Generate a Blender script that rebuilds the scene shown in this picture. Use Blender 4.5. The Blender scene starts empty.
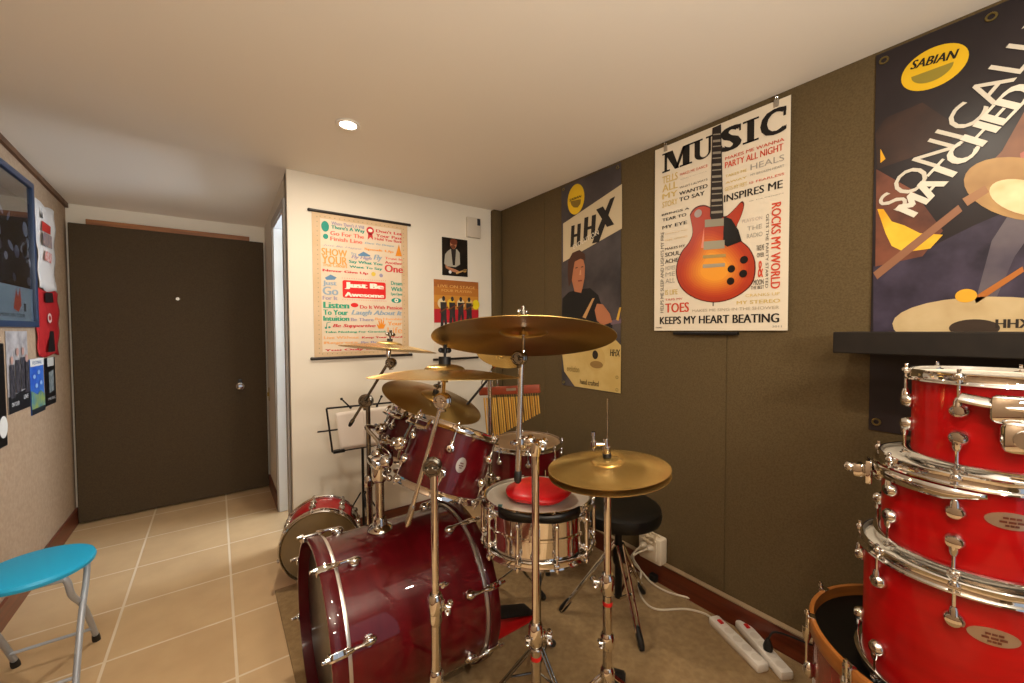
import bpy, bmesh, math, random
from mathutils import Vector, Matrix, Quaternion
random.seed(7)
PI = math.pi
sc = bpy.context.scene
COL = sc.collection

# ------------------------------------------------------------------ camera
FPX, PITCH, YAW, ROLL, EYE = 404.5, -2.9455e-2, 0.631892, -5.254e-3, 1.3
_f = Vector((math.sin(YAW)*math.cos(PITCH), math.cos(YAW)*math.cos(PITCH), math.sin(PITCH)))
_r = Vector((math.cos(YAW), -math.sin(YAW), 0)); _u = _r.cross(_f)
RX = _r*math.cos(ROLL) + _u*math.sin(ROLL); UX = -_r*math.sin(ROLL) + _u*math.cos(ROLL)
CAMP = Vector((0, 0, EYE))
cam_d = bpy.data.cameras.new('camera'); cam = bpy.data.objects.new('camera', cam_d); COL.objects.link(cam)
cam_d.sensor_width = 36; cam_d.lens = FPX/1024*36; cam_d.clip_start = .02
m = Matrix((RX, UX, -_f)).transposed().to_4x4(); m.translation = CAMP
cam.matrix_world = m
sc.camera = cam

def ray(px, py): return RX*((px-512)/FPX) - UX*((py-341.5)/FPX) + _f
def G(px, py, d): return CAMP + ray(px, py)*d              # point seen at a pixel, at an axial distance
def at(px, py, **k):                                        # point seen at a pixel, on a wall / floor plane
    (a, v), = k.items(); i = 'xyz'.index(a); d = ray(px, py)
    return CAMP + d*((v-CAMP[i])/d[i])

# ------------------------------------------------------------------ helpers
def rotz(a): return Matrix.Rotation(a, 4, 'Z')
def T(*v): return Matrix.Translation(Vector(v))
def frame(o, z, x=(1, 0, 0)):                               # matrix with the given origin and z axis
    z = Vector(z).normalized(); x = Vector(x); x = (x - z*x.dot(z))
    if x.length < 1e-4:
        x = Vector((0, 1, 0)); x = x - z*x.dot(z)
    x.normalize(); y = z.cross(x)
    M = Matrix((x, y, z)).transposed().to_4x4(); M.translation = Vector(o); return M

def smooth_path(pts, n=6, closed=False):
    P = [Vector(p) for p in pts]; out = []; N = len(P)
    rng = range(N if closed else N-1)
    for i in rng:
        p0 = P[(i-1) % N] if closed or i > 0 else P[i]*2-P[i+1]
        p1, p2 = P[i], P[(i+1) % N]
        p3 = P[(i+2) % N] if closed or i+2 < N else p2*2-p1
        for k in range(n):
            t = k/n
            out.append(.5*((2*p1)+(p2-p0)*t+(2*p0-5*p1+4*p2-p3)*t*t+(3*p1-p0-3*p2+p3)*t**3))
    if not closed: out.append(P[-1])
    return out

class MB:
    def __init__(s): s.bm = bmesh.new()
    def box(s, c, d, M=None, bev=0):
        r = bmesh.ops.create_cube(s.bm, size=1)
        A = T(*c) @ Matrix.Diagonal((*d, 1))
        if M is not None: A = M @ A
        bmesh.ops.transform(s.bm, matrix=A, verts=r['verts'])
        if bev:
            es = {e for v in r['verts'] for e in v.link_edges}
            bmesh.ops.bevel(s.bm, geom=list(es), offset=bev, segments=2, affect='EDGES', profile=.5)
        return s
    def lathe(s, prof, seg=40, M=None, closed=False, sy=1.0):
        rings = []
        for r, z in prof:
            if r < 1e-6: rings.append([s.bm.verts.new((0, 0, z))])
            else: rings.append([s.bm.verts.new((r*math.cos(2*PI*i/seg), sy*r*math.sin(2*PI*i/seg), z)) for i in range(seg)])
        n = len(rings)
        for k in range(n if closed else n-1):
            a, b = rings[k], rings[(k+1) % n]
            for i in range(seg):
                j = (i+1) % seg
                q = [a[i % len(a)], a[j % len(a)], b[j % len(b)], b[i % len(b)]]
                q2 = []
                for v in q:
                    if v not in q2: q2.append(v)
                if len(q2) > 2:
                    try: s.bm.faces.new(q2)
                    except ValueError: pass
        if M is not None:
            bmesh.ops.transform(s.bm, matrix=M, verts=[v for r in rings for v in r])
        return s
    def cyl(s, a, b, r, r2=None, seg=18):
        a, b = Vector(a), Vector(b); L = (b-a).length; r2 = r if r2 is None else r2
        return s.lathe([(0, 0), (r, 0), (r2, L), (0, L)], seg, frame(a, b-a))
    def rod(s, a, b, prof, seg=18):                          # prof: list of (radius, fraction along)
        a, b = Vector(a), Vector(b); L = (b-a).length
        return s.lathe([(0, prof[0][1]*L)]+[(r, t*L) for r, t in prof]+[(0, prof[-1][1]*L)], seg, frame(a, b-a))
    def sph(s, c, r, sc3=(1, 1, 1), M=None, seg=20):
        A = T(*c) @ Matrix.Diagonal((*sc3, 1))
        if M is not None: A = M @ A
        n = 12
        return s.lathe([(r*math.sin(PI*i/n), -r*math.cos(PI*i/n)) for i in range(n+1)], seg, A)
    def torus(s, R, r, M=None, seg=48, k=10, sz=1):
        return s.lathe([(R+r*math.cos(2*PI*i/k), sz*r*math.sin(2*PI*i/k)) for i in range(k)], seg, M, closed=True)
    def tube(s, pts, r, seg=8, closed=False, flat=1.0):
        P = [Vector(p) for p in pts]; n = len(P); rings = []
        t0 = (P[1]-P[0]).normalized(); x = t0.orthogonal().normalized()
        rad = r if callable(r) else (lambda t: r)
        for i in range(n):
            if closed: t = (P[(i+1) % n]-P[i-1]).normalized()
            else: t = (P[min(i+1, n-1)]-P[max(i-1, 0)]).normalized()
            x = (x-t*x.dot(t)).normalized(); y = t.cross(x); rr = rad(i/(n-1))
            rings.append([s.bm.verts.new(P[i]+x*rr*math.cos(2*PI*k/seg)+y*rr*flat*math.sin(2*PI*k/seg)) for k in range(seg)])
        for i in range(n if closed else n-1):
            a, b = rings[i], rings[(i+1) % n]
            for k in range(seg):
                s.bm.faces.new((a[k], a[(k+1) % seg], b[(k+1) % seg], b[k]))
        if not closed:
            s.bm.faces.new(list(reversed(rings[0]))); s.bm.faces.new(rings[-1])
        return s
    def prism(s, poly, z0, z1, M=None):
        lo = [s.bm.verts.new((x, y, z0)) for x, y in poly]; hi = [s.bm.verts.new((x, y, z1)) for x, y in poly]
        n = len(poly)
        s.bm.faces.new(list(reversed(lo))); s.bm.faces.new(hi)
        for i in range(n): s.bm.faces.new((lo[i], lo[(i+1) % n], hi[(i+1) % n], hi[i]))
        if M is not None: bmesh.ops.transform(s.bm, matrix=M, verts=lo+hi)
        return s
    def quad(s, *p):
        s.bm.faces.new([s.bm.verts.new(v) for v in p]); return s
    def poly(s, pts):
        f = s.bm.faces.new([s.bm.verts.new(v) for v in pts]); return s
    def build(s, name, mat, parent=None, world=True, smooth=35, keep=False):
        bm = s.bm
        if not keep: bmesh.ops.recalc_face_normals(bm, faces=bm.faces)
        if parent is not None and world:
            bmesh.ops.transform(bm, matrix=ROOTM[parent.name].inverted(), verts=bm.verts)
        me = bpy.data.meshes.new(name); bm.to_mesh(me); bm.free()
        me.materials.append(mat)
        if smooth:
            me.shade_smooth(); me.set_sharp_from_angle(angle=math.radians(smooth))
        o = bpy.data.objects.new(name, me); COL.objects.link(o)
        if parent is not None:
            o.parent = parent; ROOTM[o.name] = ROOTM[parent.name]
        else: ROOTM[o.name] = Matrix.Identity(4)
        return o

ROOTM = {}
def thing(name, label, cat, M=None, group=None):
    if M is None: M = Matrix.Identity(4)
    elif not isinstance(M, Matrix): M = T(*M)
    o = bpy.data.objects.new(name, None); COL.objects.link(o); o.empty_display_size = .05
    o.matrix_world = M; ROOTM[o.name] = M.copy()
    o['label'] = label; o['category'] = cat
    if group: o['group'] = group
    return o
def tag(o, label, cat, group=None):
    o['label'] = label; o['category'] = cat
    if group: o['group'] = group
    return o
def struct(o): o['kind'] = 'structure'; return o
def inst(src, name, parent, M):                              # a copy of a part that shares its mesh
    c = src.copy(); c.name = name; COL.objects.link(c); c.parent = parent; c.matrix_local = M
    ROOTM[c.name] = ROOTM[parent.name] @ M
    for ch in src.children:
        d = ch.copy(); COL.objects.link(d); d.parent = c
    return c

# ------------------------------------------------------------------ materials
MATS = {}
def srgb(c):
    if isinstance(c, str): c = [int(c[i:i+2], 16)/255 for i in (0, 2, 4)]
    return tuple((x/12.92 if x <= .04045 else ((x+.055)/1.055)**2.4) for x in c)
def mat(name, col, rough=.5, metal=0, coat=0, noise=None, bump=None, spec=.5, sheen=0, aniso=0, emit=0, alpha=None, trans=0, coatr=.03):
    if name in MATS: return MATS[name]
    m = bpy.data.materials.new(name); m.use_nodes = True; nt = m.node_tree; b = nt.nodes['Principled BSDF']
    c = srgb(col); b.inputs['Base Color'].default_value = (*c, 1)
    b.inputs['Roughness'].default_value = rough; b.inputs['Metallic'].default_value = metal
    b.inputs['Coat Weight'].default_value = coat; b.inputs['Coat Roughness'].default_value = coatr
    b.inputs['Specular IOR Level'].default_value = spec
    if sheen: b.inputs['Sheen Weight'].default_value = sheen
    if trans: b.inputs['Transmission Weight'].default_value = trans
    if emit:
        b.inputs['Emission Color'].default_value = (*c, 1); b.inputs['Emission Strength'].default_value = emit
    tc = nt.nodes.new('ShaderNodeTexCoord')
    if noise:                                                 # (scale, detail, second colour, stretch)
        sc_, det, c2, st = noise
        mp = nt.nodes.new('ShaderNodeMapping'); mp.inputs['Scale'].default_value = st
        n = nt.nodes.new('ShaderNodeTexNoise'); n.inputs['Scale'].default_value = sc_; n.inputs['Detail'].default_value = det
        r = nt.nodes.new('ShaderNodeValToRGB'); r.color_ramp.elements[0].position = .35; r.color_ramp.elements[1].position = .65
        r.color_ramp.elements[0].color = (*c, 1); r.color_ramp.elements[1].color = (*srgb(c2), 1)
        nt.links.new(tc.outputs['Object'], mp.inputs[0]); nt.links.new(mp.outputs[0], n.inputs['Vector'])
        nt.links.new(n.outputs['Fac'], r.inputs[0]); nt.links.new(r.outputs[0], b.inputs['Base Color'])
    if bump:                                                  # (scale, strength, stretch)
        sc_, stg, st = bump
        mp = nt.nodes.new('ShaderNodeMapping'); mp.inputs['Scale'].default_value = st
        n = nt.nodes.new('ShaderNodeTexNoise'); n.inputs['Scale'].default_value = sc_; n.inputs['Detail'].default_value = 4
        bp = nt.nodes.new('ShaderNodeBump'); bp.inputs['Strength'].default_value = stg; bp.inputs['Distance'].default_value = .002
        nt.links.new(tc.outputs['Object'], mp.inputs[0]); nt.links.new(mp.outputs[0], n.inputs['Vector'])
        nt.links.new(n.outputs['Fac'], bp.inputs['Height']); nt.links.new(bp.outputs[0], b.inputs['Normal'])
    if aniso:
        b.inputs['Anisotropic'].default_value = aniso
        t = nt.nodes.new('ShaderNodeTangent'); t.direction_type = 'RADIAL'; t.axis = 'Z'
        nt.links.new(t.outputs[0], b.inputs['Tangent'])
    MATS[name] = m; return m

WHITEWALL = mat('white_wall_paint', 'e0d8c9', .75, bump=(60, .08, (1, 1, 1)))
CEIL = mat('ceiling_paint', 'ece5da', .85, bump=(40, .08, (1, 1, 1)))
LEFTW = mat('beige_wall_fabric', '9b8167', .9, noise=(55, 6, 'a88f74', (1, 1, 1)), bump=(220, .35, (1, 1, 1)))
OLIVE = mat('olive_acoustic_fabric', '54452d', .95, noise=(160, 5, '5e4f35', (1, 1, 1)), bump=(400, .5, (1, 1, 1)), spec=.2)
OLIVEDOOR = mat('olive_door_fabric', '46392a', .92, noise=(160, 5, '4e412f', (1, 1, 1)), bump=(400, .4, (1, 1, 1)), spec=.25)
DARKWOOD = mat('dark_red_wood', '6e2f18', .35, noise=(6, 6, '552110', (1, .4, 8)), coat=.25)
HEADERWOOD = mat('brown_wood', '9c6230', .5, noise=(6, 6, '7f4a24', (1, 8, 8)))
TRIMWOOD = mat('brown_trim', '6b4a30', .6, noise=(8, 4, '5a3c25', (8, 1, 8)))
CHROME = mat('chrome', 'dcdad8', .06, 1)
STEEL = mat('brushed_steel', 'c2beb8', .16, 1)
DCHROME = mat('worn_chrome', '8c8880', .16, 1)
BLACK = mat('black_rubber', '100f0f', .55)
BLACKGLOSS = mat('black_vinyl', '0e0d0b', .38, spec=.35)
BLACKMETAL = mat('black_metal', '1a1817', .4, .4)
BURG = mat('burgundy_lacquer', '4c020a', .4, coat=.85, coatr=.015, spec=.15, noise=(5, 4, '58040d', (1, 1, 6)))
BURGHOOP = mat('burgundy_hoop_lacquer', '4c050e', .4, coat=.8, spec=.15)
REDLAC = mat('bright_red_lacquer', '9c0205', .45, coat=.45, coatr=.04, spec=.15, noise=(4, 4, 'aa0407', (1, 1, 8)))
HEADW = mat('coated_drum_head', 'c9c2b4', .55, bump=(300, .1, (1, 1, 1)))
HEADTAN = mat('tan_drum_head', '94785a', .3, noise=(9, 4, '856a4e', (1, 1, 1)))
HEADBLK = mat('black_drum_head', '0b0b0b', .3)
HEADCLR = mat('smoky_drum_head', '6f5f45', .22, coat=.4, noise=(6, 3, '7f6844', (1, 1, 1)))
ALU = mat('flesh_hoop_aluminium', 'd2ccc4', .3, .85)
WOODHOOP = mat('natural_maple', 'a8692f', .4, noise=(9, 5, '945922', (1, 1, 10)), coat=.4)
BRASS = mat('brass_lathed', 'd6b36c', .26, .84, aniso=.88, noise=(3, 4, 'c9a45c', (1, 1, 1)))
BRASSD = mat('bronze_aged', 'b89a5e', .3, 1, aniso=.85, noise=(4, 5, 'a4854a', (1, 1, 1)))
GOLD = mat('chime_brass', 'f2bf5c', .3, .75)
CHIMEWOOD = mat('red_brown_wood', '8c3a1c', .5, noise=(10, 4, '7c3016', (1, 6, 6)), coat=.3)
REDPAD = mat('red_vinyl', 'd5101a', .4, coat=.2, noise=(14, 3, 'c00c16', (1, 1, 1)), bump=(30, .5, (1, 1, 1)))
BLUESEAT = mat('blue_seat_plastic', '22aee4', .45)
GREYTUBE = mat('grey_painted_tube', 'a9b0bb', .4, .3)
WHITEPL = mat('white_plastic', 'e6e0d6', .4)
CREAMPL = mat('cream_cable', 'd6cbb8', .5)
REDPL = mat('red_plastic', 'c01818', .4)
DOORWHITE = mat('white_door_paint', 'dfe3e8', .5)
GREYFR = mat('grey_door_frame', 'a9a29b', .5)
BLUEFRAME = mat('dark_blue_frame', '2a3a55', .4)
PAPER = mat('white_paper', 'e8ddd2', .7)
RUG = mat('brown_carpet', '9a7f57', 1, noise=(40, 8, '8a6f49', (1, 1, 1)), bump=(500, 1.0, (1, 1, 1)), spec=.1, sheen=.2)
SHELF = mat('dark_brown_laminate', '1a1511', .6, noise=(30, 3, '1f1914', (1, 1, 1)), spec=.2)
SILVER = mat('silver_badge', 'c5bcae', .35, .9)
ROSEGOLD = mat('pale_oval_badge', 'b5a08a', .35, .8)
CREAMRUG = mat('cream_fibre', 'd0bfa2', .9)
FLATC = {}
def flat(hexc, rough=.55, noise=None):
    return mat('print_'+hexc+('n' if noise else ''), hexc, rough, spec=.3, noise=noise)

# tile floor
def tile_floor():
    m = bpy.data.materials.new('beige_floor_tiles'); m.use_nodes = True; nt = m.node_tree; b = nt.nodes['Principled BSDF']
    tc = nt.nodes.new('ShaderNodeTexCoord'); mp = nt.nodes.new('ShaderNodeMapping')
    TX, TY = .418, .395
    mp.inputs['Scale'].default_value = (1/TX, 1/TY, 1); mp.inputs['Location'].default_value = (-.037/TX, -1.81/TY, 0)
    br = nt.nodes.new('ShaderNodeTexBrick'); br.offset = 0; br.inputs['Scale'].default_value = 1
    br.inputs['Brick Width'].default_value = 1; br.inputs['Row Height'].default_value = 1
    br.inputs['Mortar Size'].default_value = .014; br.inputs['Mortar Smooth'].default_value = .3
    br.inputs['Color1'].default_value = (*srgb('c8aa82'), 1); br.inputs['Color2'].default_value = (*srgb('c0a179'), 1)
    br.inputs['Mortar'].default_value = (*srgb('dccbb0'), 1)
    n = nt.nodes.new('ShaderNodeTexNoise'); n.inputs['Scale'].default_value = 7; n.inputs['Detail'].default_value = 6
    mx = nt.nodes.new('ShaderNodeMix'); mx.data_type = 'RGBA'; mx.blend_type = 'OVERLAY'; mx.inputs[0].default_value = .18
    nt.links.new(tc.outputs['Object'], mp.inputs[0]); nt.links.new(mp.outputs[0], br.inputs['Vector'])
    nt.links.new(tc.outputs['Object'], n.inputs['Vector'])
    nt.links.new(br.outputs['Color'], mx.inputs[6]); nt.links.new(n.outputs['Fac'], mx.inputs[7])
    nt.links.new(mx.outputs[2], b.inputs['Base Color'])
    b.inputs['Roughness'].default_value = .42
    bp = nt.nodes.new('ShaderNodeBump'); bp.inputs['Strength'].default_value = .3; bp.inputs['Distance'].default_value = .001; bp.invert = True
    nt.links.new(br.outputs['Fac'], bp.inputs['Height']); nt.links.new(bp.outputs[0], b.inputs['Normal'])
    return m

# ------------------------------------------------------------------ the room
XL, XR, YB, YW, XC, YR = -.79, 1.811, 3.94, 2.646, .345, -1.9
ZC, ZB = 2.225, 2.155
RXX = 2.05                                                    # side room inner end
def ceil_z(y): return ZC if y < YW else ZC+(ZB-ZC)*(y-YW)/(YB-YW)

MB().box(((XL+XR)/2, (YB+YR)/2, -.05), (XR-XL+.3, YB-YR+.3, .1)).build('floor', tile_floor(), smooth=0)
struct(bpy.data.objects['floor'])
b = MB()
prof = [(YR-.1, ZC), (YW, ZC), (YB+.1, ceil_z(YB+.1)), (YB+.1, 2.5), (YR-.1, 2.5)]
b.prism([(y, z) for y, z in prof], XL-.1, XR+.1, Matrix(((0, 0, 1, 0), (1, 0, 0, 0), (0, 1, 0, 0), (0, 0, 0, 1))))
struct(b.build('ceiling', CEIL, smooth=0))
def wall(name, lo, hi, m): return struct(MB().box([(a+c)/2 for a, c in zip(lo, hi)], [c-a for a, c in zip(lo, hi)]).build(name, m, smooth=0))
ZT = 2.3
wall('wall_left', (XL-.1, YR, 0), (XL, YB, ZT), LEFTW)
wall('wall_back', (XL-.1, YB, 0), (RXX+.1, YB+.1, ZT), WHITEWALL)
# the white partition wall: face towards the drums and the return with a doorway into a side room
D0, D1, DZ, WT = 2.775, 3.31, 2.03, .09
b = MB()
b.box(((XC+XR)/2, YW+.045, ZT/2), (XR-XC, .09, ZT))
b.box((XC+WT/2, (YW+.05+D0)/2, ZT/2), (WT, D0-YW-.05, ZT))
b.box((XC+WT/2, (D1+YB)/2, ZT/2), (WT, YB-D1, ZT))
b.box((XC+WT/2, (D0+D1)/2, (DZ+ZT)/2), (WT, D1-D0, ZT-DZ))
struct(b.build('wall_front_partition', WHITEWALL, smooth=0))
wall('wall_side_room', (RXX, YW, 0), (RXX+.1, YB, ZT), WHITEWALL)
# doorway casing and the open white door beyond it
b = MB()
for y0, y1 in ((D0-.05, D0), (D1, D1+.05)): b.box((XC-.006, (y0+y1)/2, DZ/2), (.012, y1-y0, DZ))
b.box((XC-.006, (D0+D1)/2, DZ+.025), (.012, D1-D0+.1, .05))
struct(b.build('trim_1', GREYFR, smooth=0))
b = MB()
for y0, y1 in ((D0-.001, D0+.012), (D1-.012, D1+.001)): b.box((XC+WT/2, (y0+y1)/2, DZ/2), (WT+.004, y1-y0, DZ))
b.box((XC+WT/2, (D0+D1)/2, DZ-.006), (WT+.004, D1-D0, .012))
struct(b.build('trim_6', DOORWHITE, smooth=0))
d = struct(MB().box((XC+.09+.27, D1-.035, 1.0), (.52, .036, 1.98), bev=.003).build('door_2', DOORWHITE, smooth=0))
MB().box((XC+.135, D1-.056, 1.034), (.022, .006, .055), bev=.002).build('latch_plate', BLACKMETAL, d, world=False)
for z in (.3, .86, 1.7): MB().box((XC+.1, D1-.055, z), (.012, .005, .08)).build('hinge', STEEL, d, world=False)

# right wall: continuous acoustic panels on the wall, joints every four feet
wall('wall_right', (XR+.004, YR, 0), (XR+.12, YW+.1, ZT), OLIVE)
seams = [YR, -1.561, -.342, .877, 2.096, 2.60]
for y0, y1 in zip(seams, seams[1:]):
    z0, z1 = .0, ZC
    o = MB().box((XR+.006, (y0+y1)/2, ZC/2), (.012, y1-y0-.0025, ZC-.002), bev=.003).build('wall_right_panel', OLIVE, smooth=0)
    struct(o)
o = MB().box((1.774, YW-.022, ZC/2), (.08, .05, ZC-.002), bev=.014).build('wall_right_panel', OLIVE); struct(o)

# rear wall (behind the viewer) with an assumed, unseen window
WZ0, WZ1, WX0, WX1 = .12, 2.08, -.1, 1.4
b = MB()
b.box(((XL+WX0)/2, YR-.05, ZT/2), (WX0-XL, .1, ZT)); b.box(((WX1+XR)/2, YR-.05, ZT/2), (XR-WX1+.1, .1, ZT))
b.box(((WX0+WX1)/2, YR-.05, WZ0/2), (WX1-WX0, .1, WZ0)); b.box(((WX0+WX1)/2, YR-.05, (WZ1+ZT)/2), (WX1-WX0, .1, ZT-WZ1))
struct(b.build('wall_rear', OLIVE, smooth=0))
b = MB()
for x in (WX0+.02, (WX0+WX1)/2, WX1-.02): b.box((x, YR-.05, (WZ0+WZ1)/2), (.04, .05, WZ1-WZ0))
for z in (WZ0+.02, WZ1-.02): b.box(((WX0+WX1)/2, YR-.05, z), (WX1-WX0, .05, .04))
struct(b.build('assumed_window_1', WHITEPL, smooth=0))  # frame of the assumed window, out of view

# skirting boards, ceiling bead on the left wall
def base(name, lo, hi, m=DARKWOOD):
    return struct(MB().box([(a+c)/2 for a, c in zip(lo, hi)], [c-a for a, c in zip(lo, hi)], bev=.003).build(name, m, smooth=0))
base('baseboard_right', (XR-.016, YR, 0), (XR, YW-.05, .112))
struct(MB().box((XR-.013, (YR+YW-.05)/2, .115), (.026, YW-.05-YR, .006)).build('trim_5', mat('pale_cap_strip', '9a8468', .5), smooth=0))
base('baseboard_partition', (XC+.0, YW-.014, 0), (1.73, YW, .1))
base('baseboard_left', (XL, YR, 0), (XL+.014, YB, .11))
base('baseboard_corridor', (XC-.014, D1+.05, 0), (XC, YB-.03, .1))
b = MB()
ys = [YR, YW, YB]
for y0, y1 in zip(ys, ys[1:]):
    b.bm.faces.ensure_lookup_table()
    z0, z1 = ceil_z(y0)-.028, ceil_z(y1)-.028
    M = frame((XL+.008, y0, z0+.014), (0, y1-y0, z1-z0), (1, 0, 0))
    L = math.hypot(y1-y0, z1-z0)
    b.box((0, 0, L/2), (.016, .03, L), M)
struct(b.build('trim_2', TRIMWOOD, smooth=0))

# the big padded door at the end of the corridor
dz0, dz1, dx0, dx1, dy = .012, 2.022, -.772, .33, YB-.055
door = struct(MB().box(((dx0+dx1)/2, dy+.025, (dz0+dz1)/2), (dx1-dx0, .05, dz1-dz0), bev=.006).build('door_1', OLIVEDOOR, smooth=0))
MB().cyl((-.222, dy+.001, 1.54), (-.222, dy-.005, 1.54), .011).cyl((-.222, dy-.004, 1.54), (-.222, dy-.006, 1.54), .006).build('peephole', STEEL, door, world=False)
q = MB(); q.lathe([(0, 0), (.028, 0), (.028, .004), (.014, .008), (.012, .03), (.024, .04), (.026, .052), (.018, .06), (0, .061)], 24, frame((.148, dy, .859), (0, -1, 0))).build('door_knob', CHROME, door, world=False)
MB().box((.148, dy-.002, .89), (.03, .004, .05), bev=.001).build('lock_plate', BLACKMETAL, door, world=False)
struct(MB().box(((-.69+.235)/2, YB-.02, 2.034), (.925, .04, .05), bev=.003).build('trim_3', HEADERWOOD, smooth=0))
tag_ = MB().box((XC-.003, 3.86, .78), (.006, .03, .11), bev=.002).box((XC-.009, 3.86, .78), (.012, .014, .03)).build('trim_4', mat('brass_plate', 'a98a4a', .35, .9), smooth=0); struct(tag_)

# rug
rug = MB().box(((.21+XR-.02)/2, (2.3-1.2)/2, .004), (XR-.02-.21, 3.5, .008), bev=.002).build('rug', RUG, smooth=0)
tag(rug, 'brown carpet under the drum kit, laid over the beige tiles', 'carpet')
RZ = .008

# recessed ceiling light
cl = thing('ceiling_light', 'round recessed downlight glowing white in the ceiling', 'light', (.499, 1.917, ZC))
MB().lathe([(.036, .0), (.052, -.001), (.054, -.004), (.050, -.008), (.036, -.006)], 40, closed=True).build('trim_ring', WHITEPL, cl, world=False)
MB().lathe([(0, -.002), (.0365, -.002), (.0365, -.0005), (0, -.0005)], 32).build('lamp', mat('lamp_glow', 'fff3e0', .5, emit=25), cl, world=False)

# ------------------------------------------------------------------ printed things on walls
_tx = {}
def glyphs(s, bold=0, shear=0):
    k = (s, bold, shear)
    if k not in _tx:
        cu = bpy.data.curves.new('t', 'FONT'); cu.body = s; cu.offset = bold; cu.shear = shear; cu.resolution_u = 3; cu.size = 1
        o = bpy.data.objects.new('t', cu); COL.objects.link(o)
        bpy.context.view_layer.update()
        me = bpy.data.meshes.new_from_object(o.evaluated_get(bpy.context.evaluated_depsgraph_get()))
        V = [tuple(v.co[:2]) for v in me.vertices]; F = [tuple(p.vertices) for p in me.polygons]
        bpy.data.objects.remove(o); bpy.data.curves.remove(cu); bpy.data.meshes.remove(me)
        x0 = min(v[0] for v in V); x1 = max(v[0] for v in V); y0 = min(v[1] for v in V); y1 = max(v[1] for v in V)
        V = [((x-x0)/(x1-x0), (y-y0)/(y1-y0)) for x, y in V]
        _tx[k] = (V, F, (x1-x0)/(y1-y0))
    return _tx[k]

class Sign:
    """flat printed sheet on a wall. u runs to the viewer's right, v up, n out of the wall."""
    def __init__(s, root, plane, o, u, n):
        s.root, s.plane, s.o, s.u, s.n = root, plane, Vector(o), Vector(u), Vector(n); s.v = Vector((0, 0, 1)); s.b = {}
        s.map = lambda p: p; s.kb = 1.6
    def uv(s, p):                                             # crop pixel -> sheet coordinates
        P = at(*s.map(p), **s.plane)-s.o; return P.dot(s.u), P.dot(s.v)
    def P(s, u, v, h): return s.o+s.u*u+s.v*v+s.n*h
    def bm(s, name, m, lay):
        k = (name, m.name)
        if k not in s.b: s.b[k] = (MB(), m)
        return s.b[k][0]
    def poly(s, pts, m, lay=1, name='print', px=True):
        q = [s.uv(p) if px else p for p in pts]
        s.bm(name, m, lay).poly([s.P(a, c, .0020+lay*.0005) for a, c in q])
    def text(s, t, bl, tr, m, lay=2, bold=.02, shear=0, name='lettering', px=True, rot=0):
        V, F, asp = glyphs(t, 0, shear); bw = bold*s.kb/max(asp, .3)
        (u0, v0), (u1, v1) = (s.uv(bl), s.uv(tr)) if px else (bl, tr)
        B = s.bm(name, m, lay).bm; vs = []
        for q, dx in enumerate((0,) if bw <= 0 else (-bw, 0, bw)):
            vs = []
            for x0, y0 in V:
                x, y = x0*(1-2*bw)+bw+dx, y0
                if rot == 90: x, y = 1-y, x
                elif rot == -90: x, y = y, 1-x
                vs.append(B.verts.new(s.P(u0+(u1-u0)*x, v0+(v1-v0)*y, .0020+lay*.0005+q*.00008)))
            for f in F: B.faces.new([vs[i] for i in f])
    def along(s, t, p0, p1, hgt, m, lay=2, bold=.02, shear=0, name='lettering', px=True):
        V, F, asp = glyphs(t, 0, shear); bw = max(0, bold)*s.kb/asp
        a, c = (Vector(s.uv(p0)), Vector(s.uv(p1))) if px else (Vector(p0), Vector(p1))
        d = c-a; n = Vector((-d.y, d.x)).normalized()*hgt
        B = s.bm(name, m, lay).bm; vs = []
        for k, dx in enumerate((0,) if bw <= 0 else (-bw, 0, bw)):
            vs = []
            for x, y in V:
                q = a+d*(x*(1-2*bw)+bw+dx)+n*y; vs.append(B.verts.new(s.P(q.x, q.y, .0020+lay*.0005+k*.00008)))
            for f in F: B.faces.new([vs[i] for i in f])
    def ell(s, c, rx, ry, m, lay=1, name='print', px=True, ang=0, n=28, a0=0, a1=2*PI):
        cu, cv = s.uv(c) if px else c
        pts = []
        for i in range(n):
            t = a0+(a1-a0)*i/(n-(0 if abs(a1-a0) > 6.2 else 1)); x, y = rx*math.cos(t), ry*math.sin(t)
            pts.append((cu+x*math.cos(ang)-y*math.sin(ang), cv+x*math.sin(ang)+y*math.cos(ang)))
        s.poly(pts, m, lay, name, px=False)
    def sheet(s, w, h, m, name='sheet', poly=None, th=.0012, wob=0):
        b = MB(); NX, NY = 12, 16
        q = poly or [(0, 0), (w, 0), (w, h), (0, h)]
        lo = [s.P(a, c, 0) for a, c in q]; hi = [s.P(a, c, th) for a, c in q]
        b.poly(hi); b.poly(list(reversed(lo)))
        for i in range(len(q)):
            j = (i+1) % len(q); b.quad(lo[i], lo[j], hi[j], hi[i])
        return b.build(name, m, s.root, smooth=0)
    def done(s, parent=None):
        for (name, mn), (b, m) in s.b.items(): b.build(name, m, parent or s.root, smooth=0, keep=True)

def crop(x0, y0, k): return lambda p: (x0+p[0]/k, y0+p[1]/k)

C = dict(teal=flat('1f8f7c'), red=flat('c8383a'), coral=flat('dd6a58'), purple=flat('9a90a8'), bluegrey=flat('8fa3b4'), orange=flat('e89a4a'), dorange=flat('e08a20'),
         peach=flat('e8ab72'), blue=flat('5f86a8'), brightred=flat('d42020'), cream=flat('f3e6d6'), green=flat('2f9a78'))
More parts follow.
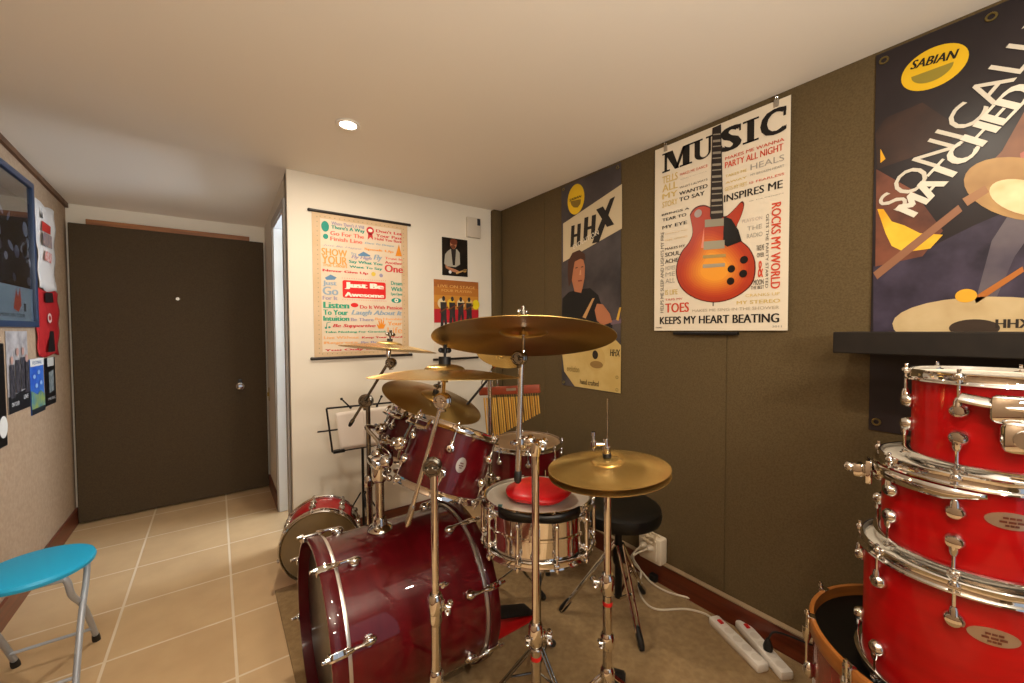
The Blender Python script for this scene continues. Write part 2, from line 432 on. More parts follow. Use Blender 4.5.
# ---- wall chart with black rails
scr_o = (.472, YW-.004, 1.135)
sr = thing('wall_scroll', 'cream motivational word poster hanging between two black rails on the white wall', 'poster', scr_o)
S = Sign(sr, {'y': YW-.006}, scr_o, (1, 0, 0), (0, -1, 0))
SW, SH = .588, .872
S.sheet(SW, SH, flat('d2b694', noise=(5, 4, 'c8aa84', (1, 1, 1))))
S.poly([(.045, .035), (SW-.045, .035), (SW-.045, SH-.035), (.045, SH-.035)], flat('decdb6', noise=(6, 3, 'd6c2a8', (1, 1, 1))), 0, 'inner_field', px=False)
dots = flat('8d8a6c')
for i in range(30):
    for x in (.028, SW-.028): S.ell((x, .03+i*.028), .003, .003, dots, 1, 'dotted_border', px=False, n=6)
for i in range(19):
    for y in (.024, SH-.024): S.ell((.045+i*.0277, y), .003, .003, dots, 1, 'dotted_border', px=False, n=6)
S.map = crop(312, 205, 8.54); S.kb = 2.6
t = S.text
S.ell((112, 182), .022, .032, C['teal'], 1, 'footprint'); S.ell((116, 268), .015, .016, C['teal'], 1, 'footprint')
t("Where There's A Will", (165, 168), (445, 178), C['purple']); t("There's A Way", (163, 210), (450, 210), C['teal'])
t("Go For The", (155, 255), (445, 258), C['coral']); t("Finish Line", (155, 302), (430, 302), C['coral'])
S.ell((497, 220), .024, .025, C['red'], 1, 'ribbon'); S.poly([(480, 240), (515, 245), (522, 300), (500, 275), (475, 295)], C['red'], 1, 'ribbon')
S.ell((497, 218), .014, .010, C['cream'], 2, 'ribbon_mark')
t("Don't Let", (545, 232), (770, 238), C['red']); t("Your Past", (545, 270), (768, 275), C['red']); t("Hold You Back", (535, 298), (768, 305), C['red'])
t("Just Be Happy", (90, 350), (430, 370), C['purple'], shear=.3, bold=0); t("Dare To Dream", (450, 330), (700, 345), C['bluegrey'], shear=.3)
t("Speak Up", (445, 388), (697, 392), C['orange']); S.poly([(712, 435), (768, 440), (742, 335)], C['dorange'], 1, 'cone_mark')
t("SHOW", (80, 425), (300, 388), C['orange']); t("YOUR", (85, 498), (300, 448), C['orange']); t("True Colours", (90, 522), (300, 508), C['orange'])
S.poly([(390, 425), (440, 398), (500, 432), (490, 440), (400, 436)], C['blue'], 1, 'cap_mark'); t("Try", (330, 430), (380, 408), C['bluegrey']); t("Fly High", (335, 462), (510, 445), C['purple'], shear=.3); t("Fly", (525, 480), (600, 430), C['bluegrey'], shear=.3)
t("Say What You", (315, 500), (600, 495), C['teal']); t("Want To Say", (318, 540), (600, 538), C['teal'])
t("Trust In", (622, 462), (770, 458), C['coral']); t("Another", (622, 500), (772, 492), C['red']); t("One", (620, 570), (776, 522), C['red'])
t("Never Give Up", (90, 572), (480, 575), C['red'])
S.ell((525, 590), .014, .014, flat('d8b845'), 1, 'star_mark'); S.ell((590, 602), .012, .012, C['purple'], 1, 'star_mark')
S.map = crop(312, 275, 8.04)
S.poly([(102, 22), (150, -4), (198, 20), (182, 38), (118, 40)], C['blue'], 1, 'cap_mark')
t("Just", (85, 90), (200, 50), C['bluegrey']); t("Go", (85, 158), (212, 98), C['bluegrey']); t("For It", (85, 198), (205, 172), C['purple'])
a0, a1 = S.uv((247, 182)), S.uv((592, 62))
rr = []
for cx, cy, st in ((a1[0]-.012, a1[1]-.012, 0), (a0[0]+.012, a1[1]-.012, 1), (a0[0]+.012, a0[1]+.012, 2), (a1[0]-.012, a0[1]+.012, 3)):
    for k in range(5): rr.append((cx+.012*math.cos((st+k/4)*PI/2), cy+.012*math.sin((st+k/4)*PI/2)))
S.poly(rr, C['brightred'], 1, 'red_panel', px=False)
t("Just Be", (262, 112), (578, 75), C['cream'], bold=.035); t("Awesome", (262, 172), (580, 152), C['cream'], bold=.035)
for i in range(20):
    f = i/19; S.ell((a0[0]+(a1[0]-a0[0])*f, a1[1]+.012), .0025, .0025, C['coral'], 1, 'dotted_border', px=False, n=6); S.ell((a0[0]+(a1[0]-a0[0])*f, a0[1]-.012), .0025, .0025, C['coral'], 1, 'dotted_border', px=False, n=6)
t("Dream", (635, 80), (725, 55), C['teal']); t("With", (635, 128), (725, 100), C['teal']); t("Eyes Open", (635, 168), (725, 145), C['teal'])
S.ell((678, 205), .034, .017, C['teal'], 1, 'eye_mark'); S.ell((678, 205), .013, .013, C['cream'], 2, 'eye_white'); S.ell((678, 205), .006, .006, C['teal'], 3, 'eye_mark')
t("Listen", (90, 265), (300, 222), C['green'], bold=.03); t("To Your", (90, 320), (290, 282), C['green'], bold=.03); t("Intuition", (90, 368), (300, 332), C['green'], bold=.03)
S.ell((342, 242), .023, .014, C['brightred'], 1, 'lips_mark'); t("Do It With Passion", (385, 270), (725, 252), C['red'])
t("Laugh About It", (315, 330), (725, 290), C['bluegrey'], shear=.3); t("Be There", (312, 370), (495, 347), C['purple']); t("Be Humble", (505, 362), (725, 345), C['peach'])
S.poly([(112, 425), (118, 425), (124, 385), (150, 380), (150, 376), (118, 382)], C['teal'], 1, 'note_mark'); S.ell((112, 425), .007, .006, C['teal'], 1, 'note_mark'); S.ell((140, 420), .007, .006, C['teal'], 1, 'note_mark')
t("Be Supportive", (165, 428), (512, 395), C['red'], shear=.3)
S.poly([(535, 432), (520, 400), (526, 395), (540, 408), (532, 368), (540, 364), (550, 395), (553, 355), (561, 356), (563, 396), (572, 365), (580, 367), (576, 402), (588, 390), (592, 396), (575, 432)], C['dorange'], 1, 'hand_mark')
t("Your", (607, 405), (725, 375), C['orange']); t("Life", (607, 470), (725, 420), C['orange'], bold=0)
t("Take Nothing For Granted", (100, 470), (590, 448), C['green']); t("Live Without", (95, 515), (380, 490), C['peach']); t("Keep Your Word", (400, 515), (725, 490), C['red'])
t("Regrets", (95, 562), (370, 530), C['peach']); t("Be Brave", (395, 552), (600, 528), C['purple']); t("You Only Live Once", (100, 618), (725, 578), C['red'])
S.done()
RAIL = mat('black_rail', '211a17', .4)
for z, nm in ((2.012, 'top_rail'), (1.133, 'bottom_rail')):
    MB().cyl((.458, YW-.008, z), (1.076, YW-.008, z), .0085, seg=14).sph((.458, YW-.008, z), .0095).sph((1.076, YW-.008, z), .0095).build(nm, RAIL, sr)

# ---- photo of a drummer on the white wall
po = (1.319, YW-.001, 1.694)
pr = thing('photo_print', 'small dark photo print of a man with drumsticks on the white wall', 'picture', po)
S = Sign(pr, {'y': YW-.002}, po, (1, 0, 0), (0, -1, 0))
S.sheet(.208, .272, flat('171310', .35, noise=(14, 3, '241c16', (1, 1, 1))), th=.003)
S.map = crop(425, 205, 5.46); S.o = Vector(po)+Vector((0, -.003, 0))
S.poly([(103, 320), (108, 270), (122, 252), (140, 240), (172, 242), (188, 262), (190, 325), (165, 340), (120, 335)], flat('a8a293'), 1, 'jacket')
S.poly([(140, 240), (150, 330), (162, 330), (168, 242)], flat('2a2320'), 2, 'shirt')
S.ell((153, 214), .026, .036, flat('b57b5a'), 2, 'face'); S.ell((155, 202), .03, .022, flat('6b3520'), 3, 'hair'); S.ell((152, 229), .019, .014, flat('70402a'), 3, 'hair')
S.poly([(108, 325), (125, 338), (165, 352), (185, 362), (178, 372), (150, 365), (112, 345)], flat('b0795a'), 3, 'arm')
S.poly([(165, 370), (225, 350), (226, 356), (170, 378)], flat('c49a62'), 4, 'drumstick'); S.ell((215, 360), .014, .012, flat('b98c4c'), 4, 'cymbal_print')
S.ell((135, 366), .012, .012, flat('d8d8d8'), 4, 'cup_print')
S.done()
# ---- red band poster
po = (1.25, YW-.004, 1.09)
pr = thing('band_poster', 'red and orange poster with four dark figures in a row, hung from the white wall', 'poster', po)
S = Sign(pr, {'y': YW-.005}, po, (1, 0, 0), (0, -1, 0))
S.sheet(.368, .57, flat('ddd2c2'))
W_ = .368; top = .57
for i, (a_, b_, c_) in enumerate(((.52, .57, 'a5622c'), (.46, .52, 'b8742f'), (.41, .46, 'c98a35'), (.36, .41, 'c07a30'), (.262, .36, 'b5202c'))):
    S.poly([(0, a_), (W_, a_), (W_, b_), (0, b_)], flat(c_, noise=(20, 3, c_, (1, 1, 1))), 0, 'background', px=False)
S.text('LIVE ON STAGE', (.03, .515), (.34, .535), flat('d9a45c'), 1, px=False); S.text('FOUR PLAYERS', (.06, .485), (.31, .503), flat('d9a45c'), 1, px=False)
for i, x in enumerate((.06, .135, .215, .29, .345)): S.ell((x, .40), .032, .036, flat(('dcc9a0', 'e2b93a', 'dcc9a0', 'd9b070', 'e8d020')[i]), 1, 'sun_disc', px=False)
for i, (x, hh) in enumerate(((.075, .0), (.145, .02), (.215, .035), (.285, .02))):
    y = .2+hh; k = flat('2b2626', noise=(30, 2, '3a3433', (1, 1, 1)))
    S.ell((x, y+.235-hh), .012, .018, k, 3, 'figure', px=False)
    S.poly([(x-.026, y+.21-hh), (x+.024, y+.21-hh), (x+.022, y+.11), (x+.03, y), (x+.012, y), (x+.002, y+.09), (x-.012, y-.02), (x-.03, y-.02), (x-.022, y+.11)], k, 2, 'figure', px=False)
    S.poly([(x-.03, y+.13), (x+.035, y+.17), (x+.032, y+.178), (x-.034, y+.14)], flat('6a3a20'), 3, 'guitar_print', px=False)
S.done()
MB().cyl((1.238, YW-.01, 1.09), (1.61, YW-.01, 1.09), .008, seg=14).build('bottom_rail', RAIL, pr)
# ---- small white wall box high on the wall
po = (1.516, YW, 1.99)
wb = thing('wall_box', 'small white control box with a black tag near the ceiling corner', 'control box', po)
MB().box((.06, -.012, .074), (.118, .024, .148), bev=.004).build('casing', mat('aged_white_plastic', 'cdc2b2', .5), wb, world=False)
MB().box((.098, -.026, .118), (.024, .005, .05), bev=.001).build('tag', mat('navy_tag', '1b2230', .5), wb, world=False)

# ---- HHX banner
ho = (XR-.003, 1.923, .94)
hb = thing('cymbal_banner', 'tall banner with HHX lettering and a man in black, on the olive wall', 'banner', ho)
S = Sign(hb, {'x': XR-.005}, ho, (0, -1, 0), (-1, 0, 0))
S.sheet(.472, 1.27, flat('2b2728', .4, noise=(4, 7, '4e4646', (1, 1, 1))), 'fabric', th=.0015)
S.map = crop(555, 155, 5.94)
S.poly([(48, 408), (398, 172), (398, 436), (48, 636)], flat('bfae8e', .4), 0, 'beige_band')
S.ell((124, 263), .072, .092, flat('d9b020', .35), 1, 'logo_disc')
S.poly([(92, 275), (155, 262), (152, 290), (135, 312), (112, 312), (98, 298)], flat('7a6222'), 2, 'logo_bowl'); S.text('SABIAN', (86, 277), (158, 236), flat('241c10'), 3, bold=.03, shear=.2)
S.text('H', (92, 548), (155, 405), flat('1d1610'), 2, bold=.06, shear=.12); S.text('H', (168, 510), (245, 352), flat('1d1610'), 2, bold=.06, shear=.12)
S.poly([(245, 325), (285, 305), (352, 412), (310, 428)], flat('1d1610'), 2, 'lettering'); S.poly([(328, 262), (358, 245), (262, 518), (220, 526)], flat('1d1610'), 3, 'lettering')
S.along('EVOLUTION', (112, 560), (262, 470), .028, flat('d8cdb8'), 4, bold=.01)
S.map = crop(555, 240, 4.27)
skin = flat('a86a48'); blk = flat('12100f')
S.poly([(30, 320), (32, 250), (60, 222), (110, 210), (150, 205), (185, 235), (205, 300), (245, 340), (245, 420), (30, 470)], blk, 1, 'shirt')
S.poly([(72, 170), (66, 110), (78, 80), (118, 72), (128, 110), (127, 160), (118, 205), (112, 226), (84, 220)], skin, 2, 'face')
S.poly([(60, 200), (55, 150), (57, 90), (75, 55), (105, 42), (128, 60), (130, 88), (110, 80), (85, 92), (78, 130), (72, 175)], flat('46291a'), 3, 'hair')
S.poly([(88, 118), (98, 115), (98, 119), (88, 122)], flat('3a2418'), 4, 'eyes'); S.poly([(112, 114), (122, 112), (122, 116), (112, 118)], flat('3a2418'), 4, 'eyes')
S.poly([(98, 172), (118, 170), (116, 176), (100, 178)], flat('7c3a2c'), 4, 'mouth')
S.poly([(104, 150), (113, 149), (112, 128), (108, 128)], flat('c08660'), 4, 'nose')
S.poly([(170, 300), (180, 272), (205, 275), (235, 315), (245, 350), (205, 365), (180, 345)], skin, 3, 'hand')
S.poly([(118, 330), (160, 250), (170, 248), (132, 335)], flat('b98d5a'), 4, 'drumstick'); S.poly([(262, 340), (276, 288), (284, 288), (272, 345)], flat('c79b3c'), 4, 'drumstick')
S.poly([(232, 345), (283, 335), (283, 355), (240, 362)], flat('6a5560'), 2, 'cloth')
S.poly([(31, 480), (140, 455), (250, 416), (283, 450), (281, 655), (85, 625), (40, 560)], flat('c4a96c', .4, noise=(8, 4, 'b79a5a', (1, 1, 1))), 4, 'cymbal_print')
S.ell((173, 505), .075, .075, flat('b89b5c'), 5, 'cymbal_bell'); S.ell((173, 490), .022, .026, flat('2a2118'), 6, 'cymbal_hole'); S.ell((178, 532), .05, .022, flat('8a6a3a'), 6, 'cymbal_shade')
S.text('HHX', (236, 495), (280, 468), flat('1d1610'), 6, bold=.03, shear=.2); S.text('evolution', (52, 560), (105, 540), flat('8a7440'), 6); S.text('hand crafted', (108, 614), (188, 603), flat('3a2c18'), 6)
S.done()
EYELET = mat('brass_eyelet', '8a7a4a', .35, .9)
b = MB()
for u, v in ((.02, 1.25), (.45, 1.25), (.02, .02), (.45, .02), (.45, .09)): b.torus(.008, .0025, frame(S.P(u, v, .003), (-1, 0, 0)), 14, 6)
b.build('eyelets', EYELET, hb)

# ---- MUSIC poster
mo = (XR-.012, 1.232, 1.291)
mp_ = thing('music_poster', 'white word poster with a sunburst electric guitar under the heading MUSIC', 'poster', mo)
S = Sign(mp_, {'x': XR-.014}, mo, (0, -1, 0), (-1, 0, 0))
S.sheet(.594, .903, flat('d9cdb8'))
S.map = crop(650, 90, 5.467); t = S.text
K = flat('191512'); RD = flat('c6452c'); GR = flat('9a948a'); GD = flat('cbb06a'); DK = flat('4a433c')
def slab(letter, x0, x1, y0=.776, y1=.869):
    w = x1-x0; hh = y1-y0
    def R(a, c, d, e): S.poly([(x0+a*w, y0+c*hh), (x0+d*w, y0+c*hh), (x0+d*w, y0+e*hh), (x0+a*w, y0+e*hh)], K, 2, 'heading', px=False)
    def Q(*p): S.poly([(x0+a*w, y0+c*hh) for a, c in p], K, 2, 'heading', px=False)
    if letter == 'M':
        R(.08, 0, .17, 1); Q((.08, 1), (.36, 1), (.58, 0), (.44, 0)); Q((.44, 0), (.54, 0), (.80, 1), (.70, 1)); R(.70, 0, .92, 1)
        R(0, 0, .27, .08); R(0, .92, .2, 1); R(.6, 0, 1, .08); R(.8, .92, 1, 1)
    if letter == 'U':
        R(.12, .3, .36, 1); R(.74, .3, .84, 1); R(0, .92, .48, 1); R(.62, .92, .98, 1)
        n = 10
        for i in range(n):
            a, c = PI+PI*i/n, PI+PI*(i+1)/n
            Q((.48+.36*math.cos(a), .3+.3*math.sin(a)), (.48+.36*math.cos(c), .3+.3*math.sin(c)), (.55+.19*math.cos(c), .3+.22*math.sin(c)), (.55+.19*math.cos(a), .3+.22*math.sin(a)))
    if letter == 'I':
        R(.28, 0, .72, 1); R(0, 0, 1, .08); R(0, .92, 1, 1)
    if letter in 'SC': S.text(letter, (x0, y0-.004), (x1, y1+.004), K, 2, bold=.035, name='heading', px=False)
    if letter == 'S': R(.02, .0, .1, .3); R(.88, .7, .96, 1)
    if letter == 'C': R(.88, .62, .98, 1)
for L_, a_, b_ in (('M', .042, .197), ('U', .196, .302), ('S', .326, .416), ('I', .420, .482), ('C', .487, .581)): slab(L_, a_, b_)
t('MAKES ME WANNA', (412, 385), (735, 258), RD, bold=.01); t('PARTY ALL NIGHT', (410, 430), (730, 290), RD); t('TAKES ME', (412, 480), (530, 430), GD); t('AWAY', (412, 515), (530, 470), GD); t('GETS MY FEET', (410, 555), (532, 500), GD)
t('HEALS', (550, 440), (735, 350), GR, bold=0); t('MY BROKEN HEART', (550, 472), (735, 405), GR, bold=0); t('IS FEARLESS', (545, 515), (735, 450), RD, bold=0); t('INSPIRES ME', (405, 615), (727, 490), K); t('IS PASSION', (545, 610), (730, 562), DK, bold=0)
for s_, y0, y1 in (('TELLS', 515, 462), ('ALL', 560, 510), ('MY', 600, 560), ('STORY', 645, 605)): t(s_, (68, y0), (152, y1-15), GD)
t('MAKES ME DANCE', (165, 470), (315, 405), RD, bold=0); t('AND SINGS', (165, 490), (312, 445), GR, bold=0); t('WHAT I ALWAYS', (163, 540), (315, 482), DK, bold=0); t('WANTED', (160, 578), (316, 512), K); t('TO SAY', (160, 612), (300, 550), K)
t('BRINGS A', (65, 690), (216, 640), K)
S.map = crop(650, 210, 5.253)
t('TEAR TO', (65, 62), (192, 15), K); t('MY EYE', (65, 102), (196, 55), K); t('MAKES ME', (80, 130), (198, 100), flat('d8bd90')); t('FEEL GOOD', (80, 165), (198, 132), flat('d8bd90'))
t('HELPS ME SLEEP AND LIGHTS MY FIRE', (55, 540), (74, 115), DK, bold=.0, rot=90); t('MAKES MY', (80, 212), (186, 180), DK); t('SOUL', (80, 247), (160, 212), K); t('ACHE', (80, 282), (148, 250), K)
for s_, y0, y1 in (('MOVES', 318, 290), ('ME', 350, 322), ('ALL', 385, 355)): t(s_, (82, y0), (132, y1), GR, bold=0)
t('IS LIFE', (80, 447), (146, 415), GD); t('TAPS MY', (80, 478), (172, 460), RD, bold=0); t('TOES', (80, 540), (206, 484), RD, bold=.03); t('MAKES ME SING IN THE SHOWER', (222, 537), (680, 502), flat('a99c86'), bold=0)
t('KEEPS MY HEART BEATING', (52, 600), (680, 542), K, bold=.03)
t('PLAYS ON', (485, 70), (590, 30), flat('b8a8a0'), bold=0); t('THE', (510, 110), (590, 72), GR, bold=0); t('RADIO', (510, 150), (592, 112), GR, bold=0)
t('ROCKS MY WORLD', (634, 415), (690, -45), RD, rot=-90, bold=.03); t('GETS THE PARTY STARTED', (606, 410), (626, 20), DK, rot=-90, bold=0)
t('TAKES ME', (560, 215), (600, 180), DK); t('OVER', (562, 250), (600, 222), DK); t('&', (566, 355), (596, 265), RD); t('MOON', (545, 395), (598, 362), DK); t('THE BEST', (530, 418), (600, 395), DK); t('CRANKS UP', (502, 458), (682, 430), GD, bold=0); t('MY STEREO', (455, 497), (685, 465), GD)
S.text('music', (.01, .012), (.045, .02), DK, px=False); S.text('2011', (.54, .012), (.575, .02), GR, px=False)
S.map = crop(640, 80, 2.53)
body = [(128, 352), (127, 338), (140, 322), (160, 316), (178, 322), (212, 345), (235, 330), (257, 307), (264, 316), (256, 345), (244, 375), (252, 402), (277, 425), (292, 460), (289, 505), (268, 533), (230, 555), (185, 563), (140, 553), (108, 531), (93, 502), (92, 470), (104, 436), (124, 410), (133, 385)]
def loop(pts):
    return [(p.x, p.y) for p in smooth_path([(x, y, 0) for x, y in pts], 3, True)]
cx, cy = 188, 470
S.poly(loop(body), flat('5a1d14', .35), 1, 'guitar_edge')
S.poly(loop([(cx+(x-cx)*.97, cy+(y-cy)*.975) for x, y in body]), flat('a83820', .35), 2, 'guitar_body')
inner = [(135, 430), (150, 395), (175, 385), (215, 400), (245, 425), (268, 462), (264, 505), (235, 535), (185, 545), (140, 533), (112, 505), (113, 465)]
for i in range(9):
    f = i/8; k = 1.06-.62*f; c_ = tuple(int(a+(b_-a)*f) for a, b_ in zip((0xb2, 0x3e, 0x20), (0xe6, 0x98, 0x30)))
    S.poly(loop([(cx+(x-cx)*k, cy+5*f+(y-cy)*k) for x, y in inner]), flat('%02x%02x%02x' % c_, .35), 3+i*.25, 'guitar_sunburst')
S.poly([(155, 425), (163, 372), (163, 425)], flat('d8846c', .35), 5.4, 'guitar_gloss')
S.poly([(213, 345), (232, 352), (250, 380), (258, 408), (222, 422), (211, 415)], flat('15120f', .3), 6, 'pickguard')
S.poly([(178, 345), (184, 122), (206, 112), (212, 345), (206, 352), (182, 354)], flat('2a2320', .35), 6, 'guitar_neck')
for i in range(14):
    f = (i+.5)/14; y = 130+f*210; xa = 184-f*5; xb = 206+f*6
    S.poly([(xa+2, y), (xb-2, y-2), (xb-2, y-2+(6 if i % 2 else 3)), (xa+2, y+(6 if i % 2 else 3))], flat('8a8274'), 7, 'fret_marks')
for y0, y1, x0, x1, c_ in ((350, 373, 165, 213, '8e8672'), (405, 430, 162, 215, '9a927c'), (440, 452, 160, 218, 'a58a52'), (463, 476, 160, 216, 'a09680')):
    S.poly([(x0, y1), (x0, y0+4), (x1, y0), (x1, y1-4)], flat(c_, .3), 7, 'pickup')
for x, y in ((232, 478), (264, 455), (230, 509), (262, 490)): S.ell((x, y), .016, .016, flat('1d1513', .3), 7, 'control_knob')
S.ell((148, 338), .018, .018, flat('9a8a84', .3), 7, 'selector'); S.poly([(184, 563), (187, 563), (187, 572), (184, 572)], DK, 3, 'strap_pin')
S.done()
b = MB()
for u in (.06, .545): b.torus(.009, .002, frame(S.P(u, .915, .002), (0, 1, 0)), 14, 6); b.box(S.P(u, .893, .003), (.004, .018, .03), bev=.001)
b.build('hanging_clips', STEEL, mp_)
hk = MB(); hk.box((XR-.012, 1.232-.26, 1.278), (.02, .3, .014), bev=.003)
o = hk.build('bottom_bar', BLACKMETAL, mp_)

# ---- big black banner
so = (XR-.003, .392, .95)
sb = thing('cymbal_banner', 'large black banner with SONICALLY MATCHED lettering above the red drum stack', 'banner', so)
S = Sign(sb, {'x': XR-.005}, so, (0, -1, 0), (-1, 0, 0))
S.sheet(.82, 1.262, flat('1f1a1c', .3, noise=(3, 4, '2b2426', (1, 1, 1))), 'fabric', th=.0015)
S.map = crop(820, 0, 1.951)
# cloth, smoke, fire and cymbals printed in the lower half
S.poly([(104, 590), (104, 520), (150, 500), (220, 480), (300, 440), (440, 380), (440, 640), (104, 655)], flat('211d29', .35, noise=(9, 8, '433b4c', (1, 1, 1))), 0, 'cloth_print')
S.poly([(108, 260), (128, 230), (200, 200), (290, 260), (200, 300), (112, 330)], flat('241c1b', .35, noise=(6, 6, '3f2c25', (1, 1, 1))), 0, 'dark_glow')
S.poly([(118, 290), (128, 310), (118, 318)], flat('d9a020', .35), 1, 'flame'); S.poly([(110, 330), (180, 370), (240, 450), (200, 500), (108, 520)], flat('402822', .35, noise=(6, 6, '7c4a38', (1, 1, 1))), 1, 'warm_glow')
S.poly([(112, 408), (124, 408), (140, 432), (165, 440), (195, 455), (240, 458), (215, 485), (180, 490), (165, 492), (140, 480), (128, 455)], flat('d79a1e', .35, noise=(9, 3, 'e8c040', (1, 1, 1))), 2, 'flame')
S.poly([(300, 600), (335, 470), (380, 400), (420, 330), (430, 430), (380, 500), (340, 590)], flat('625a60', .35, noise=(8, 4, '4b4450', (1, 1, 1))), 1, 'smoke_print')
S.poly([(430, 180), (400, 215), (355, 295), (330, 320), (350, 380), (440, 400), (470, 200)], flat('6b4a3e', .35, noise=(6, 4, '8a6048', (1, 1, 1))), 1, 'skin_glow')
S.poly([(390, 300), (440, 270), (450, 340), (400, 345)], flat('a8675a', .35), 2, 'hand_print')
S.ell((388, 368), .125, .07, flat('8a6644', .35, noise=(7, 3, 'b8935e', (1, 1, 1))), 3, 'bright_cymbal_print', ang=-.75)
S.ell((396, 385), .075, .038, flat('e9d6ac', .35, noise=(9, 3, 'c9a873', (1, 1, 1))), 4, 'bright_cymbal_print', ang=-.75)
S.poly([(104, 532), (112, 545), (278, 412), (270, 400)], flat('8a6048', .35), 4, 'drumstick'); S.poly([(278, 388), (288, 402), (330, 375), (322, 362)], flat('9a7050', .35), 5, 'drumstick')
S.poly([(300, 580), (395, 520), (398, 530), (305, 592)], flat('a8642c', .35), 4, 'drumstick')
S.ell((322, 636), .20, .085, flat('b39a70', .35, noise=(9, 4, 'c4ad84', (1, 1, 1))), 4, 'cymbal_print', ang=-.05); S.ell((300, 640), .05, .026, flat('3a2e26', .35), 5, 'cymbal_bell'); S.ell((285, 577), .022, .02, flat('d8a030', .35), 5, 'flame')
S.text('HHX', (342, 640), (415, 622), flat('2a211a'), 6, bold=.04)
S.map = crop(820, 0, 5.02)
Y_ = S.uv((570, 340))
S.ell((570, 340), .073, .062, flat('d8ad1e', .3), 2, 'logo_disc', n=40)
S.ell((562, 350), .046, .036, flat('8a7a2c', .3), 3, 'logo_bowl', a0=PI, a1=2*PI)
S.along('SABIAN', (452, 352), (690, 292), .026, flat('1a1510'), 4, bold=.03, shear=.2)
S.map = crop(820, 0, 1.951)
a_, b_ = Vector(S.uv((156, 414))), Vector(S.uv((398, 138)))
S.along('SONICALLY', a_, a_+(b_-a_)*(9/6.55), .075, flat('c8c0b0', .35), 6, bold=-.006, px=False)
a_, b_ = Vector(S.uv((184, 425))), Vector(S.uv((398, 205)))
S.along('MATCHED', a_, a_+(b_-a_)*(7/6.2), .06, flat('d6cebe', .35), 9, bold=.045, px=False)
S.done()
b = MB()
for u, v in ((.02, 1.235), (.25, 1.235), (.48, 1.235), (.02, .03)): b.torus(.010, .003, frame(S.P(u, v, .003), (-1, 0, 0)), 16, 6)
b.build('eyelets', EYELET, sb)

# ---- left wall pictures
def leftsign(name, label, cat, y0, z0, w, hh, m, th=.0012, group=None, n=.002):
    o = (XL+n, y0, z0); r = thing(name, label, cat, o, group)
    S = Sign(r, {'x': XL+n}, o, (0, 1, 0), (1, 0, 0)); sh = S.sheet(w, hh, m, th=th); S.o = Vector(o)+Vector((th, 0, 0)); return r, S
fr = thing('picture_frame', 'dark blue framed picture, largest on the beige wall', 'picture', (XL, 2.35, 1.325))
b = MB(); FW, FH = .92, .765
for y0, z0, a_, c_ in ((FW/2, .015, FW, .03), (FW/2, FH-.015, FW, .03), (.015, FH/2, .03, FH-.06), (FW-.015, FH/2, .03, FH-.06)): b.box((.012, y0, z0), (.024, a_, c_), bev=.003)
b.build('frame_border', BLUEFRAME, fr, world=False)
S = Sign(fr, {'x': XL+.006}, (XL+.006, 2.38, 1.355), (0, 1, 0), (1, 0, 0))
S.sheet(.86, .705, flat('16181c', .25, noise=(8, 4, '262a30', (1, 1, 1))), 'picture_print')
S.poly([(0, 0), (.86, 0), (.86, .17), (0, .17)], flat('7d97a8', .3, noise=(6, 3, '8fa6b2', (1, 1, 1))), 1, 'pale_lower_band', px=False)
S.poly([(0, .62), (.86, .62), (.86, .705), (0, .705)], flat('3c3a38', .3), 1, 'dark_top_band', px=False)
random.seed(3)
for i in range(26): S.ell((.3+random.random()*.54, .2+random.random()*.4), .012+random.random()*.03, .01+random.random()*.03, flat(random.choice(('4a5566', '6a7484', '39424e', '8a8f98'))), 2, 'pale_marks', px=False, n=9, ang=random.random()*3)
S.poly([(.60, .06), (.64, .16), (.66, .12), (.69, .17), (.70, .08), (.66, .045)], flat('a83a22'), 2, 'red_motif', px=False); S.poly([(.73, .05), (.76, .05), (.76, .09), (.73, .09)], flat('22303c'), 2, 'dark_motif', px=False)
S.text('AMERICAN TOUR', (.42, .02), (.74, .036), flat('30404c'), 2, px=False)
S.done()
MB().box((XL+.0125, 2.81, 1.7075), (.002, .86, .705)).build('glass', mat('picture_glass', 'ffffff', .02, trans=1), fr, smooth=0)

def cloth(root, name, m, y0, z0, w, hh, outline, seed):
    rnd = random.Random(seed); b = MB(); n = 14; g = {}
    for i in range(n+1):
        for j in range(n+1):
            u, v = i/n, j/n
            wob = .006*math.sin(9*u+4*v+seed)+.005*math.sin(17*v+seed)
            eu = .006*math.sin(11*v+seed)*(1 if u > .5 else -1)*abs(u-.5)*2
            g[i, j] = b.bm.verts.new((.009+wob*.7, y0+(u+eu)*w, z0+v*hh+.008*math.sin(8*u+seed)*(1 if v in (0, 1) else 0)))
    for i in range(n):
        for j in range(n): b.bm.faces.new((g[i, j], g[i+1, j], g[i+1, j+1], g[i, j+1]))
    o = b.build(name, m, root, world=False); so_ = o.modifiers.new('thick', 'SOLIDIFY'); so_.thickness = .004; so_.offset = 0
    return o
ts = thing('hanging_shirt', 'white shirt with red print pinned to the beige wall', 'shirt', (XL, 3.335, 1.54))
cloth(ts, 'fabric', mat('white_cotton', 'cfc9c4', .9), 0, 0, .31, .49, None, 1)
S = Sign(ts, {'x': XL}, (XL+.016, 3.335, 1.54), (0, 1, 0), (1, 0, 0))
S.poly([(.06, .33), (.2, .33), (.21, .38), (.06, .385)], flat('b8342c'), 1, 'chest_print', px=False); S.poly([(.07, .25), (.22, .25), (.22, .325), (.07, .325)], flat('7a6a72', noise=(40, 3, '9a8478', (1, 1, 1))), 1, 'chest_print', px=False)
S.poly([(.08, .17), (.2, .16), (.21, .22), (.10, .225)], flat('c46a60', noise=(50, 2, 'd8c0ba', (1, 1, 1))), 1, 'chest_print', px=False); S.poly([(.05, .40), (.08, .40), (.065, .46)], flat('3a3838'), 1, 'chest_print', px=False)
S.done()
